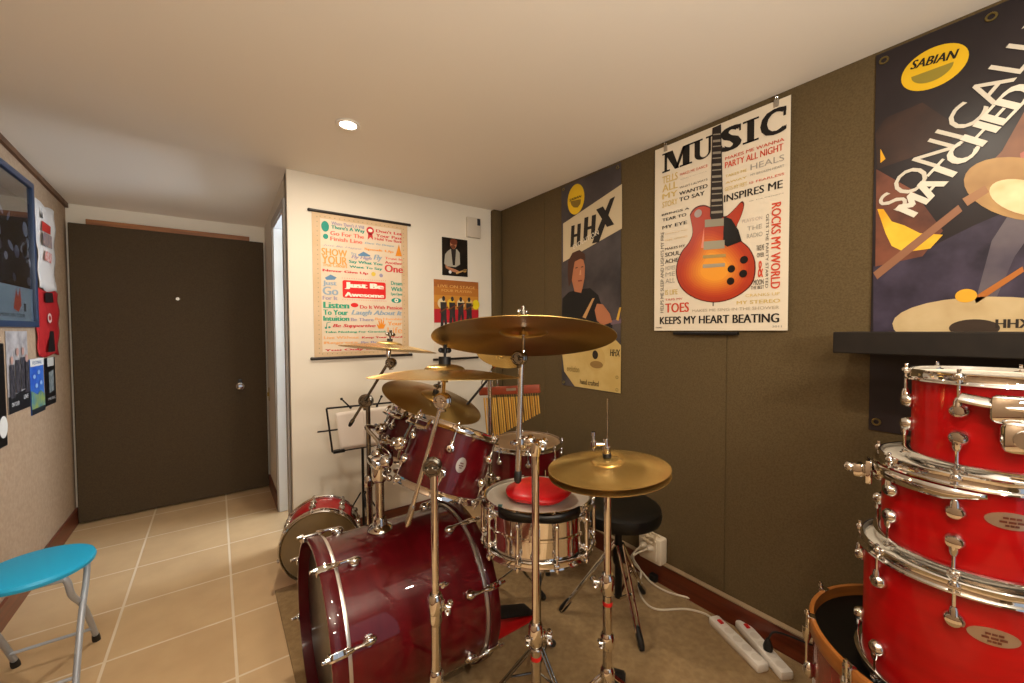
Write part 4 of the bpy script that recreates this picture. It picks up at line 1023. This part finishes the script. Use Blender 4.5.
MTILT = frame((.696, 1.49, 1.017), (.239, -.306, 1)); cymbal('tilted crash cymbal hanging over the two burgundy rack toms', MTILT, .203, BRASSD)
MLEFT = cym_M(G(389, 349.5, 1.70), -.03, math.radians(4.7)); cymbal('crash cymbal in front of the word poster, on the stand beside the white wall', MLEFT, .197, BRASS, h=.018)
MSPL = cym_M(G(500, 355.5, 1.9), .46, math.radians(14)); cymbal('small splash cymbal half hidden behind the large dark crash', MSPL, .112, BRASS)
hc = Vector((.935, .797, .889)); hn = Vector((-.045, .05, 1)).normalized()
HM = frame(hc, hn)
cymbal('upper hi-hat cymbal, gold, clamped over its twin', HM, .178, BRASS, 'hi_hat_cymbal', h=.012)
cymbal('lower hi-hat cymbal, turned upside down under its twin', frame(hc-hn*.019, -hn), .178, BRASS, 'hi_hat_cymbal', h=.010)

# ================================================================== stands
def wing(b, p, d, s=1.0):                                     # wing nut at p with its axis along d
    M = frame(p, d); b.lathe([(0, 0), (.007*s, 0), (.006*s, .012*s), (0, .012*s)], 12, M)
    for q in (-1, 1): b.sph((q*.011*s, 0, .008*s), .008*s, (1.1, .4, .9), M, 10)
def topnut(parent, M, base, hgt=.05, big=False):              # felts and wing nut above a cymbal, rod along the cymbal axis
    z = M.to_3x3() @ Vector((0, 0, 1)); o = M.translation
    b = MB(); b.cyl(o+z*(base-.02), o+z*(base+hgt), .004, seg=10); wing(b, o+z*(base+hgt-.022), z, 1.1); b.cyl(o+z*(base+hgt-.012), o+z*(base+hgt+.004), .0055, seg=10)
    b.build('wing_nut', BLACKMETAL if big else DCHROME, parent)
    MB().cyl(o+z*base, o+z*(base+(.026 if big else .012)), .018 if big else .012, seg=18).build('felt', BLACK, parent)
def tilter(parent, p, axis, r=.02, name='tilter', mm=None):
    b = MB(); M = frame(p, axis)
    b.lathe([(0, -.014), (r*.8, -.014), (r, -.010), (r, -.002), (r*.9, 0), (r, .002), (r, .010), (r*.8, .014), (0, .014)], 22, M)
    b.lathe([(0, -.019), (r*.4, -.019), (r*.45, -.0145), (0, -.0145)], 14, M); b.torus(r*.72, .0022, M @ T(0, 0, -.0145), 24, 6); b.box((0, r*1.05, 0), (r*.7, r*.5, .016), M, bev=.002); wing(b, Vector(p)-Vector(axis).normalized()*.014, -Vector(axis), 1.0)
    return b.build(name, mm or DCHROME, parent)
def tripod(root, x, y, z0, zj, R_, angs, r=.0045, m=CHROME, zf=RZ, low=None, gap=.007, foot=.05):
    for a_ in angs:
        c_, s_ = math.cos(a_), math.sin(a_); b = MB()
        e = Vector((x+R_*c_, y+R_*s_, zf+.014))
        for off in (-gap, gap):
            b.tube([(x-off*s_+.014*c_, y+off*c_+.014*s_, zj), (e.x-off*s_*.6, e.y+off*c_*.6, e.z)], r, 8)
        mid = Vector((x+.014*c_, y+.014*s_, zj)).lerp(e, .5)
        b.tube([(x+.012*c_, y+.012*s_, z0), mid], r*.9, 8)
        lg = b.build('leg', m, root)
        d_ = (e-Vector((x, y, zj))).normalized()
        MB().rod(e-d_*foot, e+d_*.008, [(.012, 0), (.0145, .4), (.0145, .8), (.010, 1)], 14).build('rubber_foot', BLACK, lg)
def collar(parent, x, y, z, r, wdir, m=CHROME, hgt=.05, name='height_clamp'):
    b = MB(); b.rod((x, y, z-hgt/2), (x, y, z+hgt/2), [(r+.004, 0), (r+.007, .1), (r+.007, .85), (r+.002, 1)], 18)
    w = Vector(wdir).normalized(); b.cyl((x, y, z), Vector((x, y, z))+w*(r+.02), .005, seg=10); wing(b, Vector((x, y, z))+w*(r+.016), w, 1.2)
    b.box(Vector((x, y, z))+w*(r+.004), (.016, .016, .03), bev=.003)
    return b.build(name, m, parent)
STG = 'chrome cymbal stands'

# front boom stand (in front of the bass drum)
F = G(435, 560, 1.13); fx0, fy0 = F.x, F.y
FS = thing('cymbal_stand', 'chrome boom stand standing in front of the burgundy bass drum', 'stand', (fx0, fy0, RZ), STG)
zc_ = G(433, 468, 1.13).z; zmid = G(436, 604, 1.13).z
MB().cyl((fx0, fy0, .05), (fx0, fy0, zmid), .0142, seg=20).build('lower_tube', STEEL, FS)
MB().cyl((fx0, fy0, zmid-.02), (fx0, fy0, zc_), .0105, seg=20).build('upper_tube', CHROME, FS)
collar(FS, fx0, fy0, zmid, .0142, (RX-UX*.3), hgt=.055); 
b = MB(); wing(b, (fx0+.02, fy0, zmid+.04), (RX+UX*.9), 1.1); b.rod((fx0, fy0, zmid-.06), (fx0, fy0, zmid-.02), [(.0142, 0), (.019, .3), (.019, 1)]); b.build('memory_lock', CHROME, FS)
MB().rod((fx0, fy0, .29), (fx0, fy0, .345), [(.017, 0), (.021, .2), (.021, .8), (.016, 1)]).build('leg_collar', CHROME, FS)
tripod(FS, fx0, fy0, .08, .30, .24, (ca(-95), ca(28), ca(150)))
tp = G(442.5, 401, 1.14)
tilter(FS, G(432.5, 467, 1.125), _f, .026, 'boom_clamp')
b = MB(); lowp = G(408, 523, 1.125)
dirb = (tp-lowp).normalized()
b.cyl(G(411, 512, 1.125), tp, .0062, seg=14); b.build('boom_arm', CHROME, FS)
b = MB(); b.rod(lowp-dirb*.01, G(413, 505, 1.125), [(.004, 0), (.009, .2), (.009, .9), (.007, 1)]); b.build('boom_end', STEEL, FS)
tilter(FS, tp, _f+RX*.25, .024, mm=CHROME)
fz_ = MFLAT.to_3x3() @ Vector((0, 0, 1)); fc_ = MFLAT.translation+fz_*.03
b = MB(); b.tube([tp, tp+(fc_-tp)*.3, fc_-fz_*.02, fc_+fz_*.01], .006, 10).cyl(fc_-fz_*.045, fc_-fz_*.012, .011).build('tilter_post', CHROME, FS)
topnut(FS, MFLAT, .034, .058, True)

# stand of the large crash
Bp = G(535.5, 520, 1.13); bx0, by0 = Bp.x, Bp.y
BS = thing('cymbal_stand', 'chrome stand with a straight upright rod, rising beside the chrome snare drum', 'stand', (bx0, by0, RZ), STG)
zt_ = G(535, 444, 1.13).z; zm2 = G(535, 640, 1.13).z
MB().cyl((bx0, by0, .05), (bx0, by0, zm2), .0142, seg=20).build('lower_tube', STEEL, BS)
MB().cyl((bx0, by0, zm2-.02), (bx0, by0, zt_), .0108, seg=20).build('upper_tube', CHROME, BS)
collar(BS, bx0, by0, zm2+.012, .0142, RX*1-UX*.25, hgt=.06); 
b = MB(); wing(b, (bx0-.02, by0, zm2), (-RX), 1.0); b.torus(.0165, .003, T(bx0, by0, zm2-.028), 24, 8); b.build('memory_lock', CHROME, BS)
MB().rod((bx0, by0, zm2-.062), (bx0, by0, zm2-.05), [(.0146, 0), (.0150, .5), (.0146, 1)]).build('red_tape', REDPL, BS)
bz_ = MBIG.to_3x3() @ Vector((0, 0, 1)); bc_ = MBIG.translation
rb_, rt_ = G(518, 474, 1.13), G(521.5, 362, 1.13)
b = MB(); b.cyl(rb_, rt_, .0085, seg=16).build('boom_rod', mat('bright_steel', 'dedad4', .2, 1), BS)
MB().rod(G(517.5, 483, 1.13), rb_+(rt_-rb_)*.03, [(.006, 0), (.0105, .2), (.0105, .9), (.0085, 1)]).build('rubber_end', BLACK, BS)
b = MB(); pz = G(522, 443, 1.13); b.cyl(G(514, 443, 1.13), G(541, 442, 1.13), .009, seg=14); b.rod((bx0, by0, zt_-.03), (bx0, by0, zt_+.012), [(.013, 0), (.016, .3), (.016, .9), (.009, 1)]); b.box(pz, (.028, .028, .034), bev=.006); b.box(G(515, 443, 1.13), (.024, .02, .012), bev=.004); wing(b, G(541, 442, 1.13), RX-UX*.5, 1.3); b.sph(G(530, 441, 1.125), .018)
b.build('boom_clamp', CHROME, BS)
tb = G(519.5, 358, 1.13); tilter(BS, tb, _f+RX*.4, .021)
b = MB(); b.cyl(rt_, bc_-bz_*.03, .0062, seg=12); b.cyl(bc_-bz_*.04, bc_+bz_*.03, .004, seg=12); b.cyl(bc_+bz_*.012, bc_+bz_*.022, .012, seg=14).build('tilter_post', CHROME, BS)
topnut(BS, MBIG, .045, .05)
tripod(BS, bx0, by0, .08, .27, .25, (ca(-60), ca(180), ca(62)), r=.0042)

# left stand (by the white wall)
Lp = G(369, 470, 1.83); lx0, ly0 = Lp.x, Lp.y
LS = thing('cymbal_stand', 'chrome boom stand between the burgundy bass drum and the white wall', 'stand', (lx0, ly0, RZ), STG)
lz = G(366.5, 402, 1.83).z
MB().cyl((lx0, ly0, .05), (lx0, ly0, .62), .0135, seg=18).build('lower_tube', STEEL, LS)
MB().cyl((lx0, ly0, .6), (lx0, ly0, lz), .0100, seg=18).build('upper_tube', DCHROME, LS)
collar(LS, lx0, ly0, .62, .0135, RX); tilter(LS, G(366, 401, 1.825), _f, .032, 'boom_clamp')
tl_ = G(388, 363, 1.72); b = MB(); b.cyl(G(350.5, 424, 1.87), tl_, .0062, seg=12).build('boom_arm', DCHROME, LS)
MB().rod(G(349.5, 426, 1.875), G(353, 420, 1.865), [(.006, 0), (.009, .3), (.009, 1)]).build('rubber_end', BLACK, LS)
tilter(LS, G(391, 363, 1.715), _f, .022)
lz3 = MLEFT.to_3x3() @ Vector((0, 0, 1)); lc_ = MLEFT.translation
b = MB(); b.cyl(tl_, lc_+lz3*.02, .0055).cyl(lc_-lz3*.03, lc_+lz3*.012, .010).build('tilter_post', CHROME, LS)
topnut(LS, MLEFT, .033, .045)
tripod(LS, lx0, ly0, .09, .34, .24, (ca(20), ca(115), ca(205)), zf=RZ)

# tall stand behind the toms: carries the tilted crash, the splash and the bar chimes
Cp = G(490, 420, 1.90); cx0, cy0 = Cp.x, Cp.y
CS = thing('cymbal_stand', 'chrome stand rising behind the chrome snare drum, before the brass bar chimes', 'stand', (cx0, cy0, RZ), STG)
cz_ = G(489, 376, 1.90).z
MB().cyl((cx0, cy0, .05), (cx0, cy0, .6), .0135, seg=18).build('lower_tube', STEEL, CS); MB().cyl((cx0, cy0, .58), (cx0, cy0, cz_), .0095, seg=18).build('upper_tube', STEEL, CS)
collar(CS, cx0, cy0, .6, .0135, RX)
tripod(CS, cx0, cy0, .09, .34, .25, (ca(80), ca(200), ca(-35)))
tz3 = MTILT.to_3x3() @ Vector((0, 0, 1)); tc_ = MTILT.translation
pA = G(489, 378, 1.885); pB = G(457, 417, 1.63)
b = MB(); b.cyl(pA+(pA-pB)*.06, pB, .0055, seg=12).build('boom_arm', BLACKMETAL, CS)
tilter(CS, (cx0, cy0, cz_), _f, .02, 'boom_clamp')
b = MB(); b.tube([pB, tc_-tz3*.035, tc_+tz3*.02], .006).build('tilter_post', CHROME, CS); tilter(CS, pB, _f, .018); topnut(CS, MTILT, .033, .045)
sz3 = MSPL.to_3x3() @ Vector((0, 0, 1)); sc3 = MSPL.translation
b = MB(); b.tube(smooth_path([(cx0, cy0, cz_), (cx0+.01, cy0, cz_+.03), sc3-sz3*.04, sc3+sz3*.012], 5), .005).build('splash_arm', CHROME, CS); topnut(CS, MSPL, .022, .035)

# bar chimes
ca0, ca1 = G(479.5, 391.5, 2.03), G(540, 388.5, 1.93)
dv = (ca1-ca0); Lc = dv.length; u_ = dv.normalized(); nrm_ = u_.cross(Vector((0, 0, 1))).normalized()
if nrm_.dot(CAMP-ca0) < 0: nrm_ = -nrm_
CMx = Matrix((u_, nrm_, u_.cross(nrm_))).transposed().to_4x4()
if CMx[2][2] < 0: CMx = Matrix((u_, -nrm_, u_.cross(-nrm_))).transposed().to_4x4()
CMx.translation = ca0
bc = thing('bar_chimes', 'row of brass tube chimes hanging from a red-brown wooden bar near the olive wall', 'chimes', CMx)
MB().box((Lc/2, 0, 0), (Lc, .022, .040), bev=.004).build('bar', CHIMEWOOD, bc, world=False)
b = MB(); b.box((Lc*.55, (.012 if (CMx.inverted() @ CAMP).y > 0 else -.012), .004), (.05, .002, .012)); b.build('name_plate', SILVER, bc, world=False)
NCH = 24; L0, L1 = .215, .085
for i in range(NCH):
    x = .022+(Lc-.036)*i/(NCH-1); L = L0+(L1-L0)*i/(NCH-1); yy = .004*math.sin(i*2.3)
    b = MB(); b.cyl((x, yy, -.034), (x, yy, -.034-L), .0044, seg=10).cyl((x, yy, -.02), (x, yy, -.036), .0006, seg=5); b.build('chime', GOLD, bc, world=False)
b = MB()
for x in (.03, Lc*.28):
    b.tube(smooth_path([(x-.012, 0, .018), (x-.014, 0, .045), (x, 0, .06), (x+.014, 0, .045), (x+.012, 0, .018)], 5), .003)
b.tube([(.03, 0, .058), (Lc*.15, .0, .066), (Lc*.28, 0, .058)], .0045)
b.build('hanger', CHROME, bc, world=False)
q0 = CMx @ Vector((Lc*.15, 0, .066)); b = MB(); b.tube([q0, Vector((cx0, cy0, q0.z))], .0045).build('chime_arm', CHROME, CS)

# hi-hat stand
HX, HY = hc.x, hc.y; pole = G(607.5, 560, (Vector((HX, HY, .6))-CAMP).dot(_f)); HX, HY = hc.x, hc.y
HS = thing('hi_hat_stand', 'chrome hi-hat stand with a foot pedal, on the brown carpet before the drum throne', 'stand', (HX, HY, RZ))
MB().cyl((HX, HY, .06), (HX, HY, .50), .0142, seg=20).build('lower_tube', STEEL, HS)
MB().cyl((HX, HY, .48), (HX, HY, hc.z-.055), .0112, seg=20).build('upper_tube', CHROME, HS)
collar(HS, HX, HY, .535, .0142, -RX+UX*.15, hgt=.06); MB().rod((HX, HY, .47), (HX, HY, .482), [(.0146, 0), (.0152, .5), (.0146, 1)]).build('red_tape', REDPL, HS)
b = MB(); b.lathe([(0, 0), (.012, 0), (.03, .012), (.032, .018), (.014, .02), (.012, .026), (0, .026)], 24, T(HX, HY, hc.z-.062)).build('cymbal_cup', BLACK, HS)
MB().cyl((HX, HY, hc.z-.06), (hc.x, hc.y, hc.z+.205), .0031, seg=10).build('pull_rod', CHROME, HS)
b = MB(); b.cyl(hc+hn*.030, hc+hn*.040, .013); b.build('felt', BLACK, HS)
b = MB(); b.rod(hc+hn*.040, hc+hn*.085, [(.011, 0), (.0125, .2), (.0125, .45), (.008, .5), (.008, .95), (.006, 1)], 18)
w = (-RX).normalized(); pcl = hc+hn*.068; b.cyl(pcl, pcl+w*.032, .0055); b.box(pcl+w*.036, (.016, .016, .022), bev=.004); b.cyl(pcl+w*.038+Vector((0, 0, -.018)), pcl+w*.038+Vector((0, 0, .034)), .0042); b.cyl(pcl+w*.038+Vector((0, 0, .026)), pcl+w*.038+Vector((0, 0, .037)), .0065)
b.build('clutch', CHROME, HS)
zl = .25
b = MB(); b.rod((HX, HY, .335), (HX, HY, .385), [(.016, 0), (.021, .2), (.021, .8), (.016, 1)]); wing(b, (HX-.02, HY, .36), -RX, 1.0); b.build('memory_lock', CHROME, HS)
MB().rod((HX, HY, zl-.03), (HX, HY, zl+.03), [(.018, 0), (.022, .2), (.022, .8), (.016, 1)]).build('leg_collar', CHROME, HS)
tripod(HS, HX, HY, .08, zl, .25, (ca(-20), ca(-115), ca(140)), r=.0045)
pd = Vector((.82, .57, 0)).normalized(); pn = Vector((-pd.y, pd.x, 0))
PM = frame((HX, HY, RZ), (0, 0, 1), pd)
b = MB(); b.box((.15, 0, .012), (.30, .075, .010), PM, bev=.003); b.box((0, -.045, .05), (.018, .01, .10), PM, bev=.003); b.box((0, .045, .05), (.018, .01, .10), PM, bev=.003); b.box((0, 0, .105), (.03, .11, .014), PM, bev=.004)
b.build('pedal_frame', BLACKMETAL, HS)
b = MB(); b.box((0, 0, 0), (.25, .07, .010), PM @ T(.165, 0, .065) @ Matrix.Rotation(.28, 4, 'Y'), bev=.004)
for i in range(7): b.box((0, 0, .006), (.008, .055, .003), PM @ T(.165, 0, .065) @ Matrix.Rotation(.28, 4, 'Y') @ T(-.09+i*.03, 0, 0))
b.build('footboard', BLACK, HS)
MB().cyl((HX, HY, .04), (HX, HY, .30), .006, seg=10).build('pull_chain', DCHROME, HS)

# drum throne
TX_, TY_ = 1.407, 1.139
th = thing('drum_throne', 'round black padded stool behind the hi-hat, beside the olive wall', 'stool', (TX_, TY_, RZ))
b = MB(); b.lathe([(0, .478), (.160, .478), (.176, .484), (.181, .505), (.176, .530), (.158, .541), (.10, .543), (0, .541)], 48, T(TX_, TY_, 0)).build('seat', BLACKGLOSS, th)
MB().cyl((TX_, TY_, .12), (TX_, TY_, .482), .016, seg=18).build('post', BLACKMETAL, th)
MB().rod((TX_, TY_, .27), (TX_, TY_, .35), [(.021, 0), (.025, .2), (.025, .8), (.02, 1)]).cyl((TX_, TY_, .46), (TX_, TY_, .481), .06).build('collar', BLACKMETAL, th)
lg_a = math.atan2(.985-TY_, 1.352-TX_)
tripod(th, TX_, TY_, .12, .36, .175, (lg_a,), r=.0062, gap=.014, foot=.075); tripod(th, TX_, TY_, .12, .36, .25, (lg_a+2.1, lg_a-2.1), r=.0062, gap=.014, foot=.06)

# bass drum pedal
PX, PY = .79, 1.41
bp = thing('bass_drum_pedal', 'black kick pedal with a red base at the foot of the burgundy bass drum', 'pedal', (PX, PY, RZ))
b = MB(); b.box((PX+.17, PY, RZ+.006), (.34, .09, .012), bev=.003).build('base_plate', REDPL, bp)
b = MB()
for s in (-1, 1): b.rod((PX+.02, PY+s*.06, RZ+.01), (PX+.02, PY+s*.06, .25), [(.012, 0), (.009, .5), (.011, 1)])
b.cyl((PX+.02, PY-.08, .24), (PX+.02, PY+.08, .24), .008); b.build('frame', BLACKMETAL, bp)
b = MB(); b.box((0, 0, 0), (.28, .085, .010), T(PX+.20, PY, .075) @ Matrix.Rotation(.32, 4, 'Y'), bev=.004).build('footboard', BLACK, bp)
b = MB(); b.cyl((PX+.02, PY, .24), (PX+.055, PY, .40), .004); b.rod((PX+.03, PY, .41), (PX+.08, PY, .40), [(.02, 0), (.025, .3), (.025, 1)]); b.build('beater', CREAMRUG, bp)

# ================================================================== music stand
my0 = 2.46
ms = thing('music_stand', 'black folding music stand holding sheet paper by the white wall', 'music stand', (.70, my0+.03, 0))
def DP(px, py): return at(px, py, y=my0+(.05 if py < 420 else 0)*0+.0)
tlp, blp = DP(326.5, 408.5), DP(332.5, 452)
wv = Vector((1, 0, -.02)).normalized(); Wd = .46
trp, brp = tlp+wv*Wd, blp+wv*(Wd-.03)
b = MB(); b.tube([tlp, trp], .0055, 8); b.tube([tlp, blp], .0055, 8); b.tube([trp, brp], .0055, 8); b.tube([blp, brp], .0055, 8)
b.tube([at(317.5, 432, y=my0), at(317.5, 432, y=my0)+wv*(Wd+.1)], .005, 8)
for p_ in (blp+wv*.03, brp-wv*.03): b.box(p_+Vector((0, -.015, .004)), (.06, .035, .014))
for a0_, a1_ in (((341.5, 399), (350.5, 407.5)), ((381.5, 396.5), (377, 406))):
    b.tube([at(*a0_, y=my0-.004), at(*a1_, y=my0-.004)], .0045, 8); b.sph(at(*a0_, y=my0-.004), .008); b.sph(at(*a1_, y=my0-.004), .008)
b.build('desk_frame', BLACKMETAL, ms)
cxm = .70
b = MB(); b.cyl((cxm, my0+.03, .12), (cxm, my0+.03, .72), .008, seg=12); b.cyl((cxm, my0+.03, .70), (cxm, my0+.004, .735), .007); b.build('pole', BLACKMETAL, ms)
tripod(ms, cxm, my0+.03, .12, .32, .20, (ca(-90), ca(20), ca(165)), r=.004, m=BLACKMETAL, zf=0.0, gap=.004, foot=.03)
def sheetpaper(label, pts, off):
    b = MB(); P_ = [at(*p, y=my0-.010-off) for p in pts]; n = 10; g = []
    for i in range(n+1):
        row = []
        for j in range(n+1):
            u, v = i/n, j/n
            p = P_[0].lerp(P_[1], u).lerp(P_[3].lerp(P_[2], u), v); p.y += .006*math.sin(u*PI)*math.sin(3*v+off*50)
            row.append(b.bm.verts.new(p))
        g.append(row)
    for i in range(n):
        for j in range(n): b.bm.faces.new((g[i][j], g[i+1][j], g[i+1][j+1], g[i][j+1]))
    o = b.build('music_sheet', PAPER); so2 = o.modifiers.new('thick', 'SOLIDIFY'); so2.thickness = .001; so2.offset = -1
    tag(o, label, 'sheet of paper', 'sheets on the music stand')
sheetpaper('white sheet on the music stand, beside its open black corner', [(335.5, 413), (363, 409), (366, 446.5), (340.5, 450.5)], 0)
sheetpaper('white sheet on the music stand, behind the chrome boom stand', [(362, 409.5), (389, 406), (391, 443), (365.5, 446.5)], .004)

# ================================================================== blue stool
stc = Vector((-.530, 2.131, .478)); SRr = .15
bs = thing('stool', 'round bright blue stool with grey tubular legs by the beige wall', 'stool', (stc.x, stc.y, 0))
MB().lathe([(0, .448), (.135, .448), (.147, .455), (.150, .466), (.146, .476), (.132, .480), (0, .478)], 64, T(stc.x, stc.y, 0)).build('seat', BLUESEAT, bs)
MB().lathe([(.10, .440), (.118, .440), (.118, .450), (.10, .450)], 40, T(stc.x, stc.y, 0), closed=True).build('seat_ring', GREYTUBE, bs)
xr_, xl_ = -.433, -.655
for y_top, y_mid, y_foot, w_ in ((2.03, 2.07, 2.385, 0), (2.235, 2.20, 1.985, .012)):
    a_, c_ = xr_+w_, xl_-w_
    pts = [(a_, y_foot, .014), (a_, y_mid+(y_foot-y_mid)*.45, .24), (a_, y_mid, .36), (a_-.004, y_top, .436), (a_-.03, y_top, .444), (c_+.03, y_top, .444), (c_+.004, y_top, .436), (c_, y_mid, .36), (c_, y_mid+(y_foot-y_mid)*.45, .24), (c_, y_foot, .014)]
    b = MB(); b.tube(smooth_path(pts, 5), .0098, 12); yb_ = y_mid+(y_foot-y_mid)*.8
    b.tube([(a_, yb_, .088), (c_, yb_, .088)], .006, 10)
    lf = b.build('leg_frame', GREYTUBE, bs)
    dy_ = (y_foot-y_mid)/.36
    for x_ in (a_, c_): MB().rod((x_, y_foot-dy_*.02, .034), (x_, y_foot, 0), [(.0115, 0), (.0135, .5), (.013, 1)], 14).build('rubber_foot', BLACK, lf)

# ================================================================== power strips, socket, cables
def strip(label, p0, p1, n, plug=None):
    p0, p1 = Vector(p0), Vector(p1); d = p1-p0; L = d.length; M = frame(p0, (0, 0, 1), d); 
    t = thing('power_strip', label, 'power strip', M, 'white power strips on the carpet')
    b = MB(); b.box((L/2, 0, .018), (L, .052, .036), bev=.010).build('body', WHITEPL, t, world=False)
    MB().box((.045, 0, .038), (.024, .016, .006), bev=.002).build('switch', REDPL, t, world=False)
    b = MB()
    for i in range(n): b.lathe([(0, .0362), (.018, .0362), (.018, .0355), (0, .0355)], 20, T(.095+i*(L-.13)/(n-1), 0, 0))
    b.build('sockets', mat('grey_socket', 'd8d0c4', .5), t, world=False)
    return t, M
q0, q1 = at(713, 618, z=.03), at(764, 668, z=.03); q0.z = q1.z = RZ
s1, Mx1 = strip('white power strip on the carpet, farther from the dark red skirting board', q0, q1, 4)
q2, q3 = at(740, 622, z=.03), at(788, 676, z=.03); q2.z = q3.z = RZ
s2, Mx2 = strip('white power strip against the dark red skirting board, with a black plug', q2, q3, 4)
pl = thing('plug', 'small black plug standing in the power strip by the skirting board', 'plug', Mx2 @ T(.17, 0, .037))
MB().lathe([(0, 0), (.016, 0), (.017, .012), (.012, .03), (.006, .045), (0, .045)], 18).build('plug_body', BLACK, pl, world=False)
bkp = Mx2 @ Vector((.17, 0, .08))
b = MB(); b.tube(smooth_path([bkp, bkp+Vector((.02, -.02, .03)), (XR-.02, bkp.y-.10, .10), (XR-.025, bkp.y-.19, .119)], 6), .0035, 8)
cb_ = b.build('plug_cord', BLACK, pl)
ow = at(655, 548, x=XR-.012)
wx = thing('wall_socket', 'white wall socket box above the skirting board, stuffed with cream cable', 'socket', (XR-.012, ow.y, .12))
b = MB(); b.box((XR-.032, ow.y, .185), (.06, .13, .13), bev=.01); b.box((XR-.066, ow.y, .185), (.010, .09, .09), bev=.004); b.build('casing', mat('yellowed_white_plastic', 'd8cbb5', .5), wx)
for i in range(2):
    MB().rod((XR-.07, ow.y-.018+.036*i, .20), (XR-.105, ow.y-.018+.036*i, .208), [(.016, 0), (.016, .6), (.008, 1)]).build('plug', CREAMPL, wx)
b = MB(); rnd = random.Random(4)
pts = [(XR-.055+.03*rnd.uniform(-1, 1), ow.y+.05*rnd.uniform(-1, 1), .245+.03*rnd.uniform(-1, 1)) for _ in range(26)]
b.tube(smooth_path(pts, 5), .0042, 7); b.build('coiled_cable', CREAMRUG, wx)
def cable(label, pts, r, m):
    b = MB(); b.tube(smooth_path(pts, 8), r, 8); tag(b.build('power_cable', m), label, 'cable', 'cream power cables by the skirting board')
g0 = lambda px, py, z=RZ+.005: at(px, py, z=z)
cable('cream cable looping wide over the carpet from the wall socket to a power strip', [(XR-.105, ow.y-.018, .208), (XR-.15, ow.y+.03, .16), g0(641, 572, .05), g0(638.5, 588), g0(645, 602), g0(658, 609.5), g0(685, 609), g0(703, 613), Mx1 @ Vector((0, 0, .018))], .0045, CREAMPL)
cable('cream cable lying close along the skirting board from the wall socket', [(XR-.105, ow.y+.018, .208), (XR-.14, ow.y+.05, .14), g0(643, 573, .04), g0(652, 583), g0(668, 592), g0(692, 599), g0(715, 609), g0(728, 614), Mx2 @ Vector((0, 0, .018))], .0045, CREAMPL)
ad = thing('plug', 'small black adapter on the carpet at the foot of the skirting board', 'plug', at(655, 580, z=RZ))
pa = at(655, 580, z=RZ)
MB().box((pa.x, pa.y, RZ+.018), (.05, .04, .036), bev=.006).build('adapter_body', BLACK, ad)
MB().cyl((pa.x+.02, pa.y-.01, RZ+.02), (pa.x+.03, pa.y-.05, RZ+.012), .008).build('adapter_neck', CREAMPL, ad)

# ================================================================== light
def area(name, loc, rot, size, power, col, shape='DISK', sy=None, spread=None):
    l = bpy.data.lights.new(name, 'AREA'); l.shape = shape; l.size = size; l.energy = power; l.color = col
    if sy: l.size_y = sy
    if spread: l.spread = spread
    o = bpy.data.objects.new(name, l); COL.objects.link(o); o.location = loc; o.rotation_euler = rot; return o
WARM = (1, .87, .70)
area('downlight', (.499, 1.917, ZC-.012), (0, 0, 0), .07, 14, WARM)
for n_, (x, y) in enumerate(((.499, .25), (.499, -1.2), (1.3, -.6), (-.3, -.6))): area('assumed_downlight', (x, y, ZC-.012), (0, 0, 0), .07, 11, WARM)  # assumed lights out of view, added without fixtures
# added fill light behind the viewer, no fixture, put in to brighten the ceiling
area('ceiling_fill', (.2, -.9, 1.55), (PI-.6, 0, 0), .5, 54, (1, .94, .82))
# added light at the assumed rear window, assumed cooler light in the side room
area('assumed_window_light', ((WX0+WX1)/2, YR-.12, (WZ0+WZ1)/2), (PI/2, 0, PI), WX1-WX0, 95, (1, .96, .88), 'RECTANGLE', WZ1-WZ0)
area('assumed_side_room_light', (1.5, 2.95, 1.75), (PI/2, 0, PI/2+.2), .5, 45, (.78, .88, 1), 'RECTANGLE', .7)  # assumed source, no window is built here
w = bpy.data.worlds.new('world'); sc.world = w; w.use_nodes = True
w.node_tree.nodes['Background'].inputs[0].default_value = (.75, .85, 1, 1); w.node_tree.nodes['Background'].inputs[1].default_value = .6

sc.view_settings.view_transform = 'Standard'; sc.view_settings.look = 'None'; sc.view_settings.exposure = 0; sc.view_settings.gamma = 1
sc.view_settings.use_curve_mapping = False
sc.cycles.use_denoising = True; sc.cycles.max_bounces = 8; sc.cycles.glossy_bounces = 5; sc.cycles.diffuse_bounces = 5
sc.cycles.sample_clamp_indirect = 6
